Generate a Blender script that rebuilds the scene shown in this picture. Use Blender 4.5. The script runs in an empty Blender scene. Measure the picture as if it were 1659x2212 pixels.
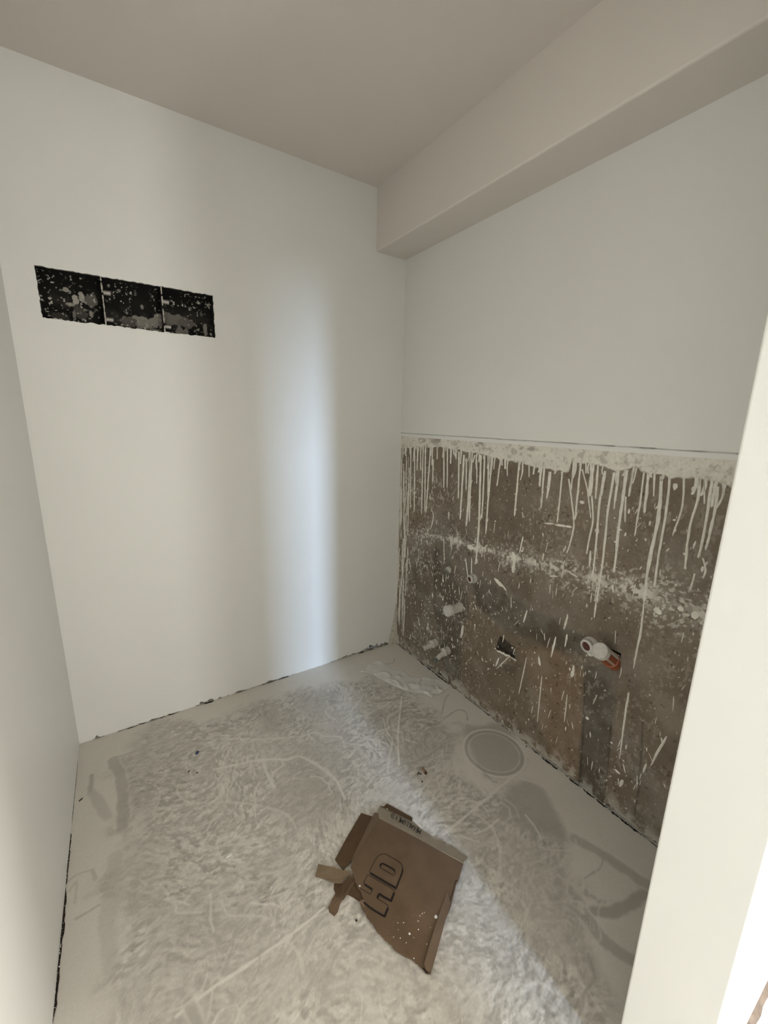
import bpy, bmesh, math, random
import numpy as np
from mathutils import Vector, Matrix

random.seed(7)
rng = np.random.default_rng(11)
scene = bpy.context.scene
COL = scene.collection
PI = math.pi

# ------------------------------------------------------------------ camera
cam_d = bpy.data.cameras.new('camera')
cam_d.sensor_fit = 'HORIZONTAL'
cam_d.sensor_width = 36.0
cam_d.lens = 36.0 * 888.73 / 1659.0
cam_d.clip_start = 0.02
cam = bpy.data.objects.new('camera', cam_d)
COL.objects.link(cam)
yaw, pitch, roll = 0.5778, -0.2189, 0.0209
fw = Vector((math.sin(yaw) * math.cos(pitch), math.cos(yaw) * math.cos(pitch), math.sin(pitch)))
rt = Vector((math.cos(yaw), -math.sin(yaw), 0))
up = rt.cross(fw)
r2 = math.cos(roll) * rt + math.sin(roll) * up
u2 = -math.sin(roll) * rt + math.cos(roll) * up
m = Matrix((r2, u2, -fw)).transposed().to_4x4()
m.translation = (-1.3488, -1.9145, 1.35)
cam.matrix_world = m
scene.camera = cam

# ------------------------------------------------------------------ world, lights, exposure
scene.view_settings.view_transform = 'Standard'
scene.view_settings.look = 'None'
scene.view_settings.gamma = 1.0
scene.view_settings.use_curve_mapping = False
scene.view_settings.exposure = 0.11

world = bpy.data.worlds.new('sky')
scene.world = world
world.use_nodes = True
world.node_tree.nodes['Background'].inputs['Color'].default_value = (0.75, 0.87, 1.0, 1)
world.node_tree.nodes['Background'].inputs['Strength'].default_value = 0.15


def area(name, loc, look, sx, sy, power, col):
    d = bpy.data.lights.new(name, 'AREA')
    d.shape = 'RECTANGLE'
    d.size, d.size_y = sx, sy
    d.energy = power
    d.color = col
    o = bpy.data.objects.new(name, d)
    o.location = loc
    o.rotation_euler = (Vector(look) - Vector(loc)).to_track_quat('-Z', 'Y').to_euler()
    COL.objects.link(o)
    return o


# daylight through the openings of the adjoining room, plus an added bounce fill
WARM = (1.0, 1.0, 0.965)
area('daylight_balcony', (-1.13, -9.0, 2.05), (-0.6, 0.0, 1.0), 0.60, 0.75, 560, (0.545, 0.726, 1.0))
area('daylight_right_window', (0.22, -4.86, 1.3), (-0.4, 0.0, 1.0), 0.34, 1.3, 36, WARM)
area('daylight_left_window', (-2.3, -4.86, 1.3), (-0.8, 0.0, 1.0), 1.4, 1.3, 26, WARM)
area('side_bounce_fill', (2.36, -3.6, 1.5), (0.0, -2.5, 1.2), 1.4, 1.3, 245, WARM)  # unseen source, added to raise the ambient bounce in the niche

# ------------------------------------------------------------------ helpers


def link(o):
    COL.objects.link(o)
    return o


def mesh_obj(name, verts, faces, mat=None, parent=None, smooth=False):
    me = bpy.data.meshes.new(name)
    me.from_pydata([tuple(v) for v in verts], [], [tuple(f) for f in faces])
    me.update()
    o = bpy.data.objects.new(name, me)
    if mat:
        me.materials.append(mat)
    if smooth:
        me.polygons.foreach_set('use_smooth', np.ones(len(me.polygons), bool))
    link(o)
    if parent:
        o.parent = parent
    return o


def empty(name, loc=(0, 0, 0)):
    o = bpy.data.objects.new(name, None)
    o.empty_display_size = 0.05
    o.location = loc
    return link(o)


def tag(o, label, cat, group=None):
    o['label'] = label
    o['category'] = cat
    if group:
        o['group'] = group
    return o


def structure(o, label=None):
    o['kind'] = 'structure'
    if label:
        o['label'] = label
    return o


class MB:
    """collects shapes for one mesh"""

    def __init__(self):
        self.v, self.f = [], []

    def add(self, vs, fs):
        b = len(self.v)
        self.v += [tuple(v) for v in vs]
        self.f += [tuple(i + b for i in f) for f in fs]

    def box(self, x0, x1, y0, y1, z0, z1):
        self.add([(x0, y0, z0), (x1, y0, z0), (x1, y1, z0), (x0, y1, z0), (x0, y0, z1), (x1, y0, z1), (x1, y1, z1), (x0, y1, z1)],
                 [(0, 3, 2, 1), (4, 5, 6, 7), (0, 1, 5, 4), (1, 2, 6, 5), (2, 3, 7, 6), (3, 0, 4, 7)])

    def lathe(self, prof, org, axis, seg=28, close=True):
        """prof: list of (radius, distance along axis)"""
        a = Vector(axis).normalized()
        u = a.orthogonal().normalized()
        w = a.cross(u)
        b = len(self.v)
        for r, d in prof:
            for k in range(seg):
                t = 2 * PI * k / seg
                self.v.append(tuple(Vector(org) + a * d + (u * math.cos(t) + w * math.sin(t)) * r))
        for i in range(len(prof) - 1):
            for k in range(seg):
                k2 = (k + 1) % seg
                self.f.append((b + i * seg + k, b + i * seg + k2, b + (i + 1) * seg + k2, b + (i + 1) * seg + k))
        if close:
            self.f.append(tuple(b + k for k in range(seg))[::-1])
            self.f.append(tuple(b + (len(prof) - 1) * seg + k for k in range(seg)))

    def build(self, name, mat, parent=None, smooth=False):
        return mesh_obj(name, self.v, self.f, mat, parent, smooth)


def auto_smooth(o, ang=35):
    me = o.data
    bm = bmesh.new()
    bm.from_mesh(me)
    for f in bm.faces:
        f.smooth = True
    for e in bm.edges:
        if len(e.link_faces) == 2 and e.calc_face_angle(0) > math.radians(ang):
            e.smooth = False
    bm.to_mesh(me)
    bm.free()
    return o


def slab(pts, n, th):
    """a sheet with thickness from a 3D outline; n offset direction of the underside"""
    k = len(pts)
    n = Vector(n).normalized() * th
    vs = [tuple(p) for p in pts] + [tuple(Vector(p) - n) for p in pts]
    fs = [tuple(range(k)), tuple(range(2 * k - 1, k - 1, -1))]
    for i in range(k):
        j = (i + 1) % k
        fs.append((i, k + i, k + j, j))
    return vs, fs


# ---- numpy value noise
def vnoise(x, y, scale, seed):
    g = np.random.default_rng(seed).random((256, 256))
    u, v = x / scale + 1000.0, y / scale + 1000.0
    iu, iv = np.floor(u).astype(int), np.floor(v).astype(int)
    fu, fv = u - iu, v - iv
    fu = fu * fu * (3 - 2 * fu)
    fv = fv * fv * (3 - 2 * fv)
    a, b = g[iu % 256, iv % 256], g[(iu + 1) % 256, iv % 256]
    c, d = g[iu % 256, (iv + 1) % 256], g[(iu + 1) % 256, (iv + 1) % 256]
    return (a * (1 - fu) + b * fu) * (1 - fv) + (c * (1 - fu) + d * fu) * fv


def fbm(x, y, scale, seed, octs=4):
    s, t, amp = 0, 0, 1.0
    for i in range(octs):
        s = s + amp * vnoise(x, y, scale / 2 ** i, seed + i)
        t += amp
        amp *= 0.55
    return s / t


def sstep(a, b, x):
    t = np.clip((x - a) / (b - a), 0, 1)
    return t * t * (3 - 2 * t)


def path_dist(px, py, pts):
    """distance to a polyline"""
    best = np.full(px.shape, 1e9)
    for (ax, ay), (bx, by) in zip(pts[:-1], pts[1:]):
        dx, dy = bx - ax, by - ay
        L = dx * dx + dy * dy + 1e-12
        t = np.clip(((px - ax) * dx + (py - ay) * dy) / L, 0, 1)
        best = np.minimum(best, np.hypot(px - ax - t * dx, py - ay - t * dy))
    return best


def smooth_path(pts, n=8):
    out = []
    P = [pts[0]] + list(pts) + [pts[-1]]
    for i in range(1, len(P) - 2):
        p0, p1, p2, p3 = [np.array(q, float) for q in P[i - 1:i + 3]]
        for k in range(n):
            t = k / n
            out.append(tuple(0.5 * (2 * p1 + (p2 - p0) * t + (2 * p0 - 5 * p1 + 4 * p2 - p3) * t * t + (3 * p1 - p0 - 3 * p2 + p3) * t ** 3)))
    out.append(tuple(pts[-1]))
    return out


def in_poly(px, py, poly):
    res = np.zeros(px.shape, bool)
    n = len(poly)
    for i in range(n):
        (x0, y0), (x1, y1) = poly[i], poly[(i + 1) % n]
        if y0 == y1:
            continue
        c = ((y0 > py) != (y1 > py)) & (px < (x1 - x0) * (py - y0) / (y1 - y0) + x0)
        res ^= c
    return res


# ------------------------------------------------------------------ materials
def new_mat(name):
    mt = bpy.data.materials.new(name)
    mt.use_nodes = True
    return mt, mt.node_tree, mt.node_tree.nodes['Principled BSDF']


def simple_mat(name, col, rough=0.6, metal=0.0, var=0.0, vscale=30, bump=0.0, bscale=80, spec=0.5):
    mt, nt, p = new_mat(name)
    p.inputs['Roughness'].default_value = rough
    p.inputs['Metallic'].default_value = metal
    p.inputs['Specular IOR Level'].default_value = spec
    p.inputs['Base Color'].default_value = (*col, 1)
    tc = nt.nodes.new('ShaderNodeTexCoord')
    if var > 0:
        nz = nt.nodes.new('ShaderNodeTexNoise')
        nz.inputs['Scale'].default_value = vscale
        nz.inputs['Detail'].default_value = 5
        nt.links.new(tc.outputs['Object'], nz.inputs['Vector'])
        mr = nt.nodes.new('ShaderNodeMapRange')
        mr.inputs['From Min'].default_value = 0.3
        mr.inputs['From Max'].default_value = 0.7
        mr.inputs['To Min'].default_value = 1 - var
        mr.inputs['To Max'].default_value = 1 + var
        nt.links.new(nz.outputs['Fac'], mr.inputs['Value'])
        mx = nt.nodes.new('ShaderNodeVectorMath')
        mx.operation = 'SCALE'
        mx.inputs[0].default_value = col
        nt.links.new(mr.outputs['Result'], mx.inputs['Scale'])
        nt.links.new(mx.outputs['Vector'], p.inputs['Base Color'])
    if bump > 0:
        nb = nt.nodes.new('ShaderNodeTexNoise')
        nb.inputs['Scale'].default_value = bscale
        nb.inputs['Detail'].default_value = 4
        nt.links.new(tc.outputs['Object'], nb.inputs['Vector'])
        bp = nt.nodes.new('ShaderNodeBump')
        bp.inputs['Strength'].default_value = bump
        bp.inputs['Distance'].default_value = 0.002
        nt.links.new(nb.outputs['Fac'], bp.inputs['Height'])
        nt.links.new(bp.outputs['Normal'], p.inputs['Normal'])
    return mt


def tone_mat(name, rough=0.8, grain=0.08, gscale=180, bump=0.3, spec=0.5):
    """base colour from the 'tone' colour attribute, fine grain from noise"""
    mt, nt, p = new_mat(name)
    at = nt.nodes.new('ShaderNodeAttribute')
    at.attribute_name = 'tone'
    tc = nt.nodes.new('ShaderNodeTexCoord')
    nz = nt.nodes.new('ShaderNodeTexNoise')
    nz.inputs['Scale'].default_value = gscale
    nz.inputs['Detail'].default_value = 6
    nz.inputs['Roughness'].default_value = 0.7
    nt.links.new(tc.outputs['Object'], nz.inputs['Vector'])
    mr = nt.nodes.new('ShaderNodeMapRange')
    mr.inputs['From Min'].default_value = 0.25
    mr.inputs['From Max'].default_value = 0.75
    mr.inputs['To Min'].default_value = 1 - grain
    mr.inputs['To Max'].default_value = 1 + grain
    nt.links.new(nz.outputs['Fac'], mr.inputs['Value'])
    mx = nt.nodes.new('ShaderNodeVectorMath')
    mx.operation = 'SCALE'
    nt.links.new(at.outputs['Color'], mx.inputs[0])
    nt.links.new(mr.outputs['Result'], mx.inputs['Scale'])
    nt.links.new(mx.outputs['Vector'], p.inputs['Base Color'])
    p.inputs['Roughness'].default_value = rough
    p.inputs['Specular IOR Level'].default_value = spec
    bp = nt.nodes.new('ShaderNodeBump')
    bp.inputs['Strength'].default_value = bump
    bp.inputs['Distance'].default_value = 0.0015
    nt.links.new(nz.outputs['Fac'], bp.inputs['Height'])
    nt.links.new(bp.outputs['Normal'], p.inputs['Normal'])
    return mt


M = {}
M['paint'] = simple_mat('wall_paint', (0.77, 0.76, 0.72), rough=0.42, var=0.012, vscale=3, bump=0.12, bscale=35, spec=0.4)
M['ceiling'] = simple_mat('ceiling_paint', (0.72, 0.67, 0.615), rough=0.75, var=0.015, vscale=3, bump=0.1, bscale=40)
M['masonry'] = simple_mat('dark_masonry', (0.075, 0.062, 0.047), rough=0.95, var=0.4, vscale=60, bump=0.6, bscale=120)
M['drip'] = simple_mat('dried_white_paint', (0.73, 0.70, 0.62), rough=0.6, var=0.12, vscale=60, bump=0.2, bscale=200)
M['cement'] = tone_mat('bare_cement', rough=0.8, grain=0.16, gscale=120, bump=0.35, spec=0.35)
M['floor'] = tone_mat('dusty_floor', rough=0.5, grain=0.07, gscale=160, bump=0.15, spec=0.4)
M['outer_paint'] = simple_mat('outer_room_paint', (0.78, 0.77, 0.73), rough=0.6, var=0.01, vscale=4)
M['frame'] = simple_mat('window_frame_white', (0.8, 0.8, 0.8), rough=0.4)
M['black'] = tone_mat('black_box_plastic', rough=0.7, grain=0.15, gscale=150, bump=0.15, spec=0.12)
M['edge'] = simple_mat('painted_divider_edge', (0.45, 0.41, 0.36), rough=0.6, var=0.5, vscale=140)
M['steel'] = simple_mat('dull_steel', (0.36, 0.34, 0.31), rough=0.5, metal=0.6, var=0.15, vscale=90)
M['white_pvc'] = simple_mat('white_cap_plastic', (0.56, 0.54, 0.49), rough=0.55, var=0.1, vscale=70, bump=0.2, bscale=120)
M['painted_pipe'] = simple_mat('paint_covered_pipe', (0.50, 0.475, 0.42), rough=0.65, var=0.2, vscale=80, bump=0.4, bscale=120)
M['terracotta'] = simple_mat('orange_pipe_plastic', (0.30, 0.085, 0.035), rough=0.5, var=0.15, vscale=60)
M['brass'] = simple_mat('tarnished_fitting', (0.30, 0.29, 0.24), rough=0.5, metal=0.3, var=0.25, vscale=90)
M['rust'] = simple_mat('dark_red_plug', (0.085, 0.025, 0.018), rough=0.7, var=0.3, vscale=120)
M['green'] = simple_mat('green_plug_plastic', (0.10, 0.13, 0.10), rough=0.6, var=0.3, vscale=100)
M['card'] = simple_mat('cardboard', (0.150, 0.099, 0.061), rough=0.9, var=0.13, vscale=14, bump=0.3, bscale=45, spec=0.2)
M['card_light'] = simple_mat('cardboard_paper_side', (0.34, 0.285, 0.215), rough=0.85, var=0.1, vscale=25, spec=0.2)
M['card_dark'] = simple_mat('cardboard_inner', (0.108, 0.069, 0.041), rough=0.95, var=0.08, vscale=25, spec=0.1)
M['ink'] = simple_mat('dark_brown_print', (0.010, 0.005, 0.003), rough=0.8)
M['pen'] = simple_mat('marker_ink', (0.02, 0.016, 0.013), rough=0.8)
M['speck'] = simple_mat('white_paint_speck', (0.8, 0.78, 0.74), rough=0.5)
M['crumb'] = simple_mat('dark_crumb', (0.03, 0.025, 0.02), rough=0.9)
M['blue'] = simple_mat('blue_chip', (0.03, 0.05, 0.12), rough=0.5)
M['butt'] = simple_mat('brown_paper_roll', (0.25, 0.17, 0.11), rough=0.8, var=0.2, vscale=200)
M['dust_ridge'] = simple_mat('dust_ridge', (0.62, 0.595, 0.55), rough=0.85, var=0.08, vscale=60)

mt, nt, p = new_mat('thin_plastic_film')
p.inputs['Base Color'].default_value = (0.84, 0.82, 0.77, 1)
p.inputs['Roughness'].default_value = 0.35
p.inputs['Alpha'].default_value = 0.8
M['film'] = mt

# ------------------------------------------------------------------ dimensions (metres)
LA = 1.600      # width of the back wall
H = 2.429       # ceiling height
BW, BD = 0.177, 0.274   # beam width and drop
HP = 1.2665     # top of the bare cement
TB = 0.0103     # the right wall is this much out of square
SX, SY, SY2 = -0.58, -1.685, -1.82   # partition end


def wbp(s, z, d=0.0):
    """point on the right wall: s along it from the corner, z up, d out into the room"""
    return (TB * s - d, -s - TB * d, z)


# ------------------------------------------------------------------ floor
nx, ny = 650, 780
gx = np.linspace(-LA - 0.02, 0.045, nx)
gy = np.linspace(-1.96, 0.02, ny)
X, Y = np.meshgrid(gx, gy)
wx = X + 0.05 * (fbm(X, Y, 0.25, 3) - 0.5) + 0.014 * (fbm(X, Y, 0.05, 4, 3) - 0.5)
wy = Y + 0.05 * (fbm(X, Y, 0.25, 5) - 0.5) + 0.014 * (fbm(X, Y, 0.05, 6, 3) - 0.5)
base = 0.5 + 0.5 * (fbm(X, Y, 0.5, 21, 3) - 0.5)
# trampled zone, ragged, leaving an even film of dust along the walls
edge = np.minimum.reduce([X + LA, -Y, -X])
tramp_poly = [(-1.3313, -0.0139), (-1.0501, -0.0965), (-0.6973, -0.1308), (-0.3031, -0.2081), (-0.1819, -0.4650), (-0.1574, -0.7314), (-0.3267, -0.9817), (-0.1739, -1.1008), (-0.1832, -1.3309), (-0.2798, -1.4400), (-0.3537, -1.5195), (-0.4481, -1.5987), (-0.5741, -1.6897), (-1.4964, -1.1773), (-1.5080, -0.9210), (-1.4945, -0.6808), (-1.4758, -0.5082), (-1.5248, -0.2896)]
inside = in_poly(X, Y, tramp_poly)
dpoly = path_dist(X, Y, tramp_poly + [tramp_poly[0]])
sd = np.where(inside, dpoly, -dpoly) + 0.20 * (fbm(X, Y, 0.10, 31, 5) - 0.5)
tr = sstep(-0.03, 0.07, sd)


def rot(ang, kx, ky):
    c_, s_ = math.cos(ang), math.sin(ang)
    return (wx * c_ + wy * s_) * kx, (-wx * s_ + wy * c_) * ky


# clumps of trodden dust, drawn out along three directions that change over the floor
big = fbm(X, Y, 0.32, 71, 2)
sel = fbm(X, Y, 0.22, 86, 2)
cl = []
for i, ang in enumerate((0.25, -0.45, 1.35)):
    u_, v_ = rot(ang, 0.60, 1.25)
    n_ = fbm(u_, v_, 0.0125, 151 + 10 * i, 4)
    r_ = np.clip(1 - np.abs(2 * fbm(u_, v_, 0.026, 191 + 10 * i, 4) - 1) * 11.0, 0, 1)
    f_ = fbm(u_, v_, 0.0075, 231 + 10 * i, 2)
    cl.append(0.60 * sstep(0.52, 0.565, n_) + 0.50 * r_ - 0.50 * sstep(0.46, 0.41, n_) + 0.45 * sstep(0.60, 0.68, f_) - 0.30 * sstep(0.38, 0.30, f_))
w0, w1 = sstep(0.30, 0.42, sel), sstep(0.56, 0.68, sel)
clump = cl[1] * (1 - w0) + cl[0] * w0 * (1 - w1) + cl[2] * w1
dsty = 0.55 + 0.5 * sstep(0.38, 0.58, fbm(X, Y, 0.13, 81, 3))
fine = fbm(X, Y, 0.008, 91, 2) - 0.5
mott = clump * dsty + 0.45 * fine
dust = (1 - tr) * (0.80 + 0.08 * (base - 0.5)) + tr * (0.42 + 0.36 * mott + 0.34 * (big - 0.5))  # real even dust by the walls, its tone also raised to lighten the shaded corner


def stroke(pts, w, val, mix=0.8, rim=0.0, soft=0.35, n=8, rough=0.25):
    """a wipe (low val) or a ridge of dust (high val) along a path; rim raises dust at its sides"""
    global dust
    P = smooth_path(pts, n)
    x0, x1 = min(q[0] for q in P) - 4 * w, max(q[0] for q in P) + 4 * w
    y0, y1 = min(q[1] for q in P) - 4 * w, max(q[1] for q in P) + 4 * w
    i0, i1 = np.searchsorted(gx, x0), np.searchsorted(gx, x1)
    j0, j1 = np.searchsorted(gy, y0), np.searchsorted(gy, y1)
    if i1 - i0 < 2 or j1 - j0 < 2:
        return
    xs, ys = X[j0:j1, i0:i1], Y[j0:j1, i0:i1]
    d = path_dist(xs, ys, P) + rough * w * (fbm(xs, ys, 0.03, 7, 3) - 0.5) * 2
    k = (1 - sstep(w * (0.5 - soft / 2), w * (0.5 + soft / 2) + 0.002, d)) * mix
    sub = dust[j0:j1, i0:i1]
    sub = sub * (1 - k) + val * k
    if rim:
        rk = np.exp(-((d - w * 0.62) / (0.0045)) ** 2) * rim
        sub = np.maximum(sub, sub * (1 - rk) + 0.85 * rk)
    dust[j0:j1, i0:i1] = sub


def blob(pts, val, mix, soft=0.03):
    global dust
    ins = in_poly(X, Y, pts)
    d = path_dist(X, Y, pts + [pts[0]])
    s = np.where(ins, d, -d) + 0.05 * (fbm(X, Y, 0.1, 13, 3) - 0.5)
    k = sstep(-soft * 0.3, soft, s) * mix
    dust = dust * (1 - k) + val * k


# swept-clean patches by the right wall
blob([(-0.1299, -0.7482), (0.0354, -0.8493), (-0.0506, -1.0465), (-0.1892, -1.0913), (-0.2960, -1.0253), (-0.2367, -0.8748)], 0.22, 0.85)
blob([(-0.2198, -1.0724), (-0.1377, -1.0934), (-0.0999, -1.1706), (-0.1667, -1.3026), (-0.2196, -1.3629), (-0.2972, -1.2785), (-0.3387, -1.1555)], 0.20, 0.8)
blob([(-0.9732, -0.6069), (-0.7884, -0.6194), (-0.7586, -0.7634), (-0.8389, -0.8849), (-0.9712, -0.8407), (-1.0562, -0.7102)], 0.24, 0.5, 0.05)
blob([(-0.8977, -0.1707), (-0.8175, -0.2005), (-0.8326, -0.3694), (-0.9493, -0.3463)], 0.2, 0.5)
blob([(-0.4650, -0.4344), (-0.3884, -0.4999), (-0.4278, -0.6171), (-0.5204, -0.6091)], 0.16, 0.5)
blob([(-0.7359, -0.2308), (-0.4331, -0.3338), (-0.4650, -0.4344), (-0.7586, -0.7634), (-0.7789, -0.5981)], 0.55, 0.35, 0.08)
# the ring left by a bucket
rc, rr = (-0.140, -0.945), 0.116
ring = [(rc[0] + rr * math.cos(t), rc[1] + rr * math.sin(t)) for t in np.linspace(0, 2 * PI, 49)]
stroke(ring, 0.014, 0.12, 0.6, 0.0, n=2)
stroke([(rc[0] + 1.09 * (a - rc[0]), rc[1] + 1.09 * (b - rc[1])) for a, b in ring], 0.008, 0.9, 0.85, n=2, rough=0.1)
stroke([(rc[0] + 0.9 * (a - rc[0]), rc[1] + 0.9 * (b - rc[1])) for a, b in ring], 0.005, 0.8, 0.5, n=2, rough=0.1)
# ridges of pushed-up dust
for pts, w, v, mx in (
        ([(-0.1505, -1.0703), (-0.2783, -1.0791), (-0.4364, -1.0949), (-0.5501, -1.1026)], 0.009, 0.85, 0.8),
        ([(-0.2710, -0.9107), (-0.3113, -1.0159), (-0.3184, -1.0705)], 0.01, 0.8, 0.7),
        ([(-0.2960, -1.0253), (-0.3037, -1.0796), (-0.3685, -1.0842), (-0.4316, -1.0666)], 0.012, 0.75, 0.7),
        ([(-0.1568, -1.0867), (-0.1075, -1.1660), (-0.1494, -1.2730), (-0.1838, -1.3398), (-0.2504, -1.4112), (-0.3191, -1.4598), (-0.3435, -1.4931)], 0.009, 0.75, 0.75),
        ([(-0.4091, -1.1015), (-0.3983, -1.1781), (-0.4380, -1.2442), (-0.4942, -1.2907), (-0.5355, -1.2952)], 0.008, 0.75, 0.6),
        ([(-1.1509, -0.4275), (-0.9872, -0.4754), (-0.8905, -0.5294), (-0.8406, -0.5435), (-0.7931, -0.6298), (-0.7672, -0.7221), (-0.7737, -0.8111)], 0.012, 0.85, 0.8),
        ([(-0.9779, -0.4756), (-0.9793, -0.5410), (-0.9767, -0.6285)], 0.010, 0.85, 0.8),
        ([(-1.0886, -0.2795), (-0.9539, -0.3621), (-0.8147, -0.4350), (-0.7354, -0.4517), (-0.7099, -0.4930), (-0.6522, -0.5347), (-0.6627, -0.5983)], 0.010, 0.8, 0.7),
        ([(-0.2675, -0.4552), (-0.3816, -0.5944), (-0.4491, -0.6842), (-0.5160, -0.7872)], 0.007, 0.95, 0.85),
        ([(-0.3170, -0.4537), (-0.4625, -0.4734), (-0.5305, -0.4610)], 0.006, 0.85, 0.7),
        ([(-0.4758, -0.4086), (-0.3674, -0.4471), (-0.3091, -0.4826)], 0.006, 0.8, 0.6),
        ([(-0.4303, -0.5365), (-0.4603, -0.6137), (-0.4696, -0.6716), (-0.5382, -0.7463), (-0.5787, -0.8009)], 0.008, 0.85, 0.6),
        ([(-0.6509, -0.5757), (-0.5674, -0.6480), (-0.5594, -0.6910)], 0.006, 0.8, 0.6),
        ([(-1.3635, -1.1034), (-1.2924, -1.0970), (-1.1935, -1.0977), (-1.0695, -1.0954), (-0.9831, -1.0856)], 0.007, 0.85, 0.8),
        ([(-1.0976, -1.1017), (-1.0825, -1.1456), (-1.0864, -1.1864)], 0.008, 0.75, 0.6),
        ([(-1.3382, -0.5044), (-1.2390, -0.5447), (-1.1264, -0.6101), (-1.0459, -0.6751), (-0.9743, -0.7610), (-0.9654, -0.8255)], 0.009, 0.7, 0.6),
        ([(-0.8946, -1.1928), (-0.9750, -1.2352), (-0.9732, -1.3649)], 0.02, 0.68, 0.5),
        ([(-1.1644, -1.2246), (-1.1233, -1.2639), (-1.0862, -1.3091)], 0.012, 0.75, 0.6),
        ([(-0.1765, -1.3350), (-0.1386, -1.4098), (-0.1233, -1.4905), (-0.1055, -1.5565)], 0.005, 0.8, 0.6),
        ([(-0.2604, -1.4050), (-0.2003, -1.4743), (-0.1791, -1.5255), (-0.1809, -1.5463)], 0.004, 0.75, 0.5),
        ([(-0.3435, -1.4931), (-0.3481, -1.5230), (-0.3720, -1.5809), (-0.3693, -1.6378)], 0.006, 0.8, 0.6),
        ([(-0.5008, -1.5444), (-0.5200, -1.5838), (-0.5690, -1.6094)], 0.012, 0.75, 0.6),
        ([(-0.4624, -0.8336), (-0.3282, -0.8474), (-0.2792, -0.9057)], 0.010, 0.7, 0.5),
        ([(-0.2214, -0.6923), (-0.1040, -0.6733), (-0.0704, -0.7013), (-0.1009, -0.7484)], 0.006, 0.15, 0.7),
        ([(-0.1716, -0.6507), (-0.0918, -0.5825), (-0.0520, -0.5652)], 0.006, 0.15, 0.6),
        ([(-0.2132, -0.1603), (-0.1425, -0.1868), (-0.1070, -0.1535)], 0.008, 0.2, 0.6)):
    stroke(pts, w * 0.8, v * 1.08, mx, rough=0.5)
# wipes in the even dust by the walls
for pts, w, v, mx, rim in (
        ([(-1.4857, -0.1684), (-1.4620, -0.2684), (-1.4522, -0.3799), (-1.4549, -0.5118)], 0.034, 0.22, 0.75, 0.35),
        ([(-1.4732, -0.1626), (-1.3926, -0.1644), (-1.3084, -0.1721), (-1.2227, -0.1565)], 0.010, 0.25, 0.6, 0.2),
        ([(-1.3428, -0.2831), (-1.2669, -0.2701), (-1.2021, -0.2433)], 0.008, 0.25, 0.6, 0.2),
        ([(-1.5512, -0.2134), (-1.5529, -0.2906)], 0.016, 0.15, 0.75, 0.3),
        ([(-1.5455, -0.3043), (-1.5233, -0.3685), (-1.4994, -0.4451)], 0.028, 0.34, 0.6, 0.0),
        ([(-1.5954, -0.6251), (-1.5761, -0.6148), (-1.5382, -0.6215)], 0.005, 0.3, 0.7, 0.3),
        ([(-1.5685, -0.7500), (-1.5426, -0.7482), (-1.5161, -0.7437)], 0.006, 0.25, 0.7, 0.2),
        ([(-1.5899, -0.6574), (-1.5748, -0.6380), (-1.5744, -0.7018)], 0.006, 0.3, 0.6, 0.3),
        ([(-1.5358, -0.6245), (-1.5281, -0.6568)], 0.008, 0.3, 0.6, 0.0),
        ([(-1.4766, -0.6135), (-1.4932, -0.7250), (-1.4991, -0.8257), (-1.4887, -0.9226)], 0.035, 0.36, 0.45, 0.0),
        ([(-0.1901, -1.3489), (-0.1634, -1.4239), (-0.1445, -1.5013), (-0.1322, -1.5622)], 0.034, 0.27, 0.8, 0.0),
        ([(-0.3355, -1.5021), (-0.2983, -1.5281), (-0.2411, -1.5437), (-0.1659, -1.5585)], 0.028, 0.2, 0.85, 0.4),
        ([(-0.3683, -1.5039), (-0.3789, -1.5472), (-0.3715, -1.5927), (-0.3498, -1.6340)], 0.032, 0.22, 0.75, 0.2),
        ([(-1.3376, -1.0924), (-1.3288, -1.1209), (-1.3208, -1.1566)], 0.022, 0.25, 0.8, 0.45),
        ([(-1.4888, -0.5187), (-1.4369, -0.5324)], 0.02, 0.3, 0.4, 0.0)):
    stroke(pts, w, v, mx, rim)
for k in range(16):
    q = (random.uniform(-0.42, -0.30), random.uniform(-1.50, -1.38))
    stroke([q, (q[0] + random.uniform(-.02, .02), q[1] + random.uniform(-.02, .02))], random.uniform(.008, .014), 0.2, 0.6)
# boot-sole combs: short parallel dashes
for k in range(45):
    cx, cy = random.uniform(-1.35, -0.25), random.uniform(-1.75, -0.35)
    if not in_poly(np.array([cx]), np.array([cy]), tramp_poly)[0]:
        continue
    an = random.uniform(0, PI)
    ux, uy = math.cos(an), math.sin(an)
    for j in range(random.randint(3, 7)):
        ox, oy = cx + ux * j * 0.008, cy + uy * j * 0.008
        L = random.uniform(0.006, 0.014)
        stroke([(ox - uy * L, oy + ux * L), (ox + uy * L, oy - ux * L)], 0.0035, 0.8, random.uniform(.2, .5), n=1)
for k in range(70):
    cx, cy = random.uniform(-1.4, -0.2), random.uniform(-1.8, -0.25)
    if not in_poly(np.array([cx]), np.array([cy]), tramp_poly)[0]:
        continue
    an = random.gauss(0.7, 0.6)
    L = random.uniform(0.02, 0.09)
    bnd = random.uniform(-.02, .02)
    stroke([(cx, cy), (cx + L * .5 * math.cos(an) - bnd * math.sin(an), cy + L * .5 * math.sin(an) + bnd * math.cos(an)), (cx + L * math.cos(an), cy + L * math.sin(an))],
           random.uniform(.003, .005), random.choice([0.85, 0.8, 0.2]), random.uniform(.2, .5), n=4)
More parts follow.
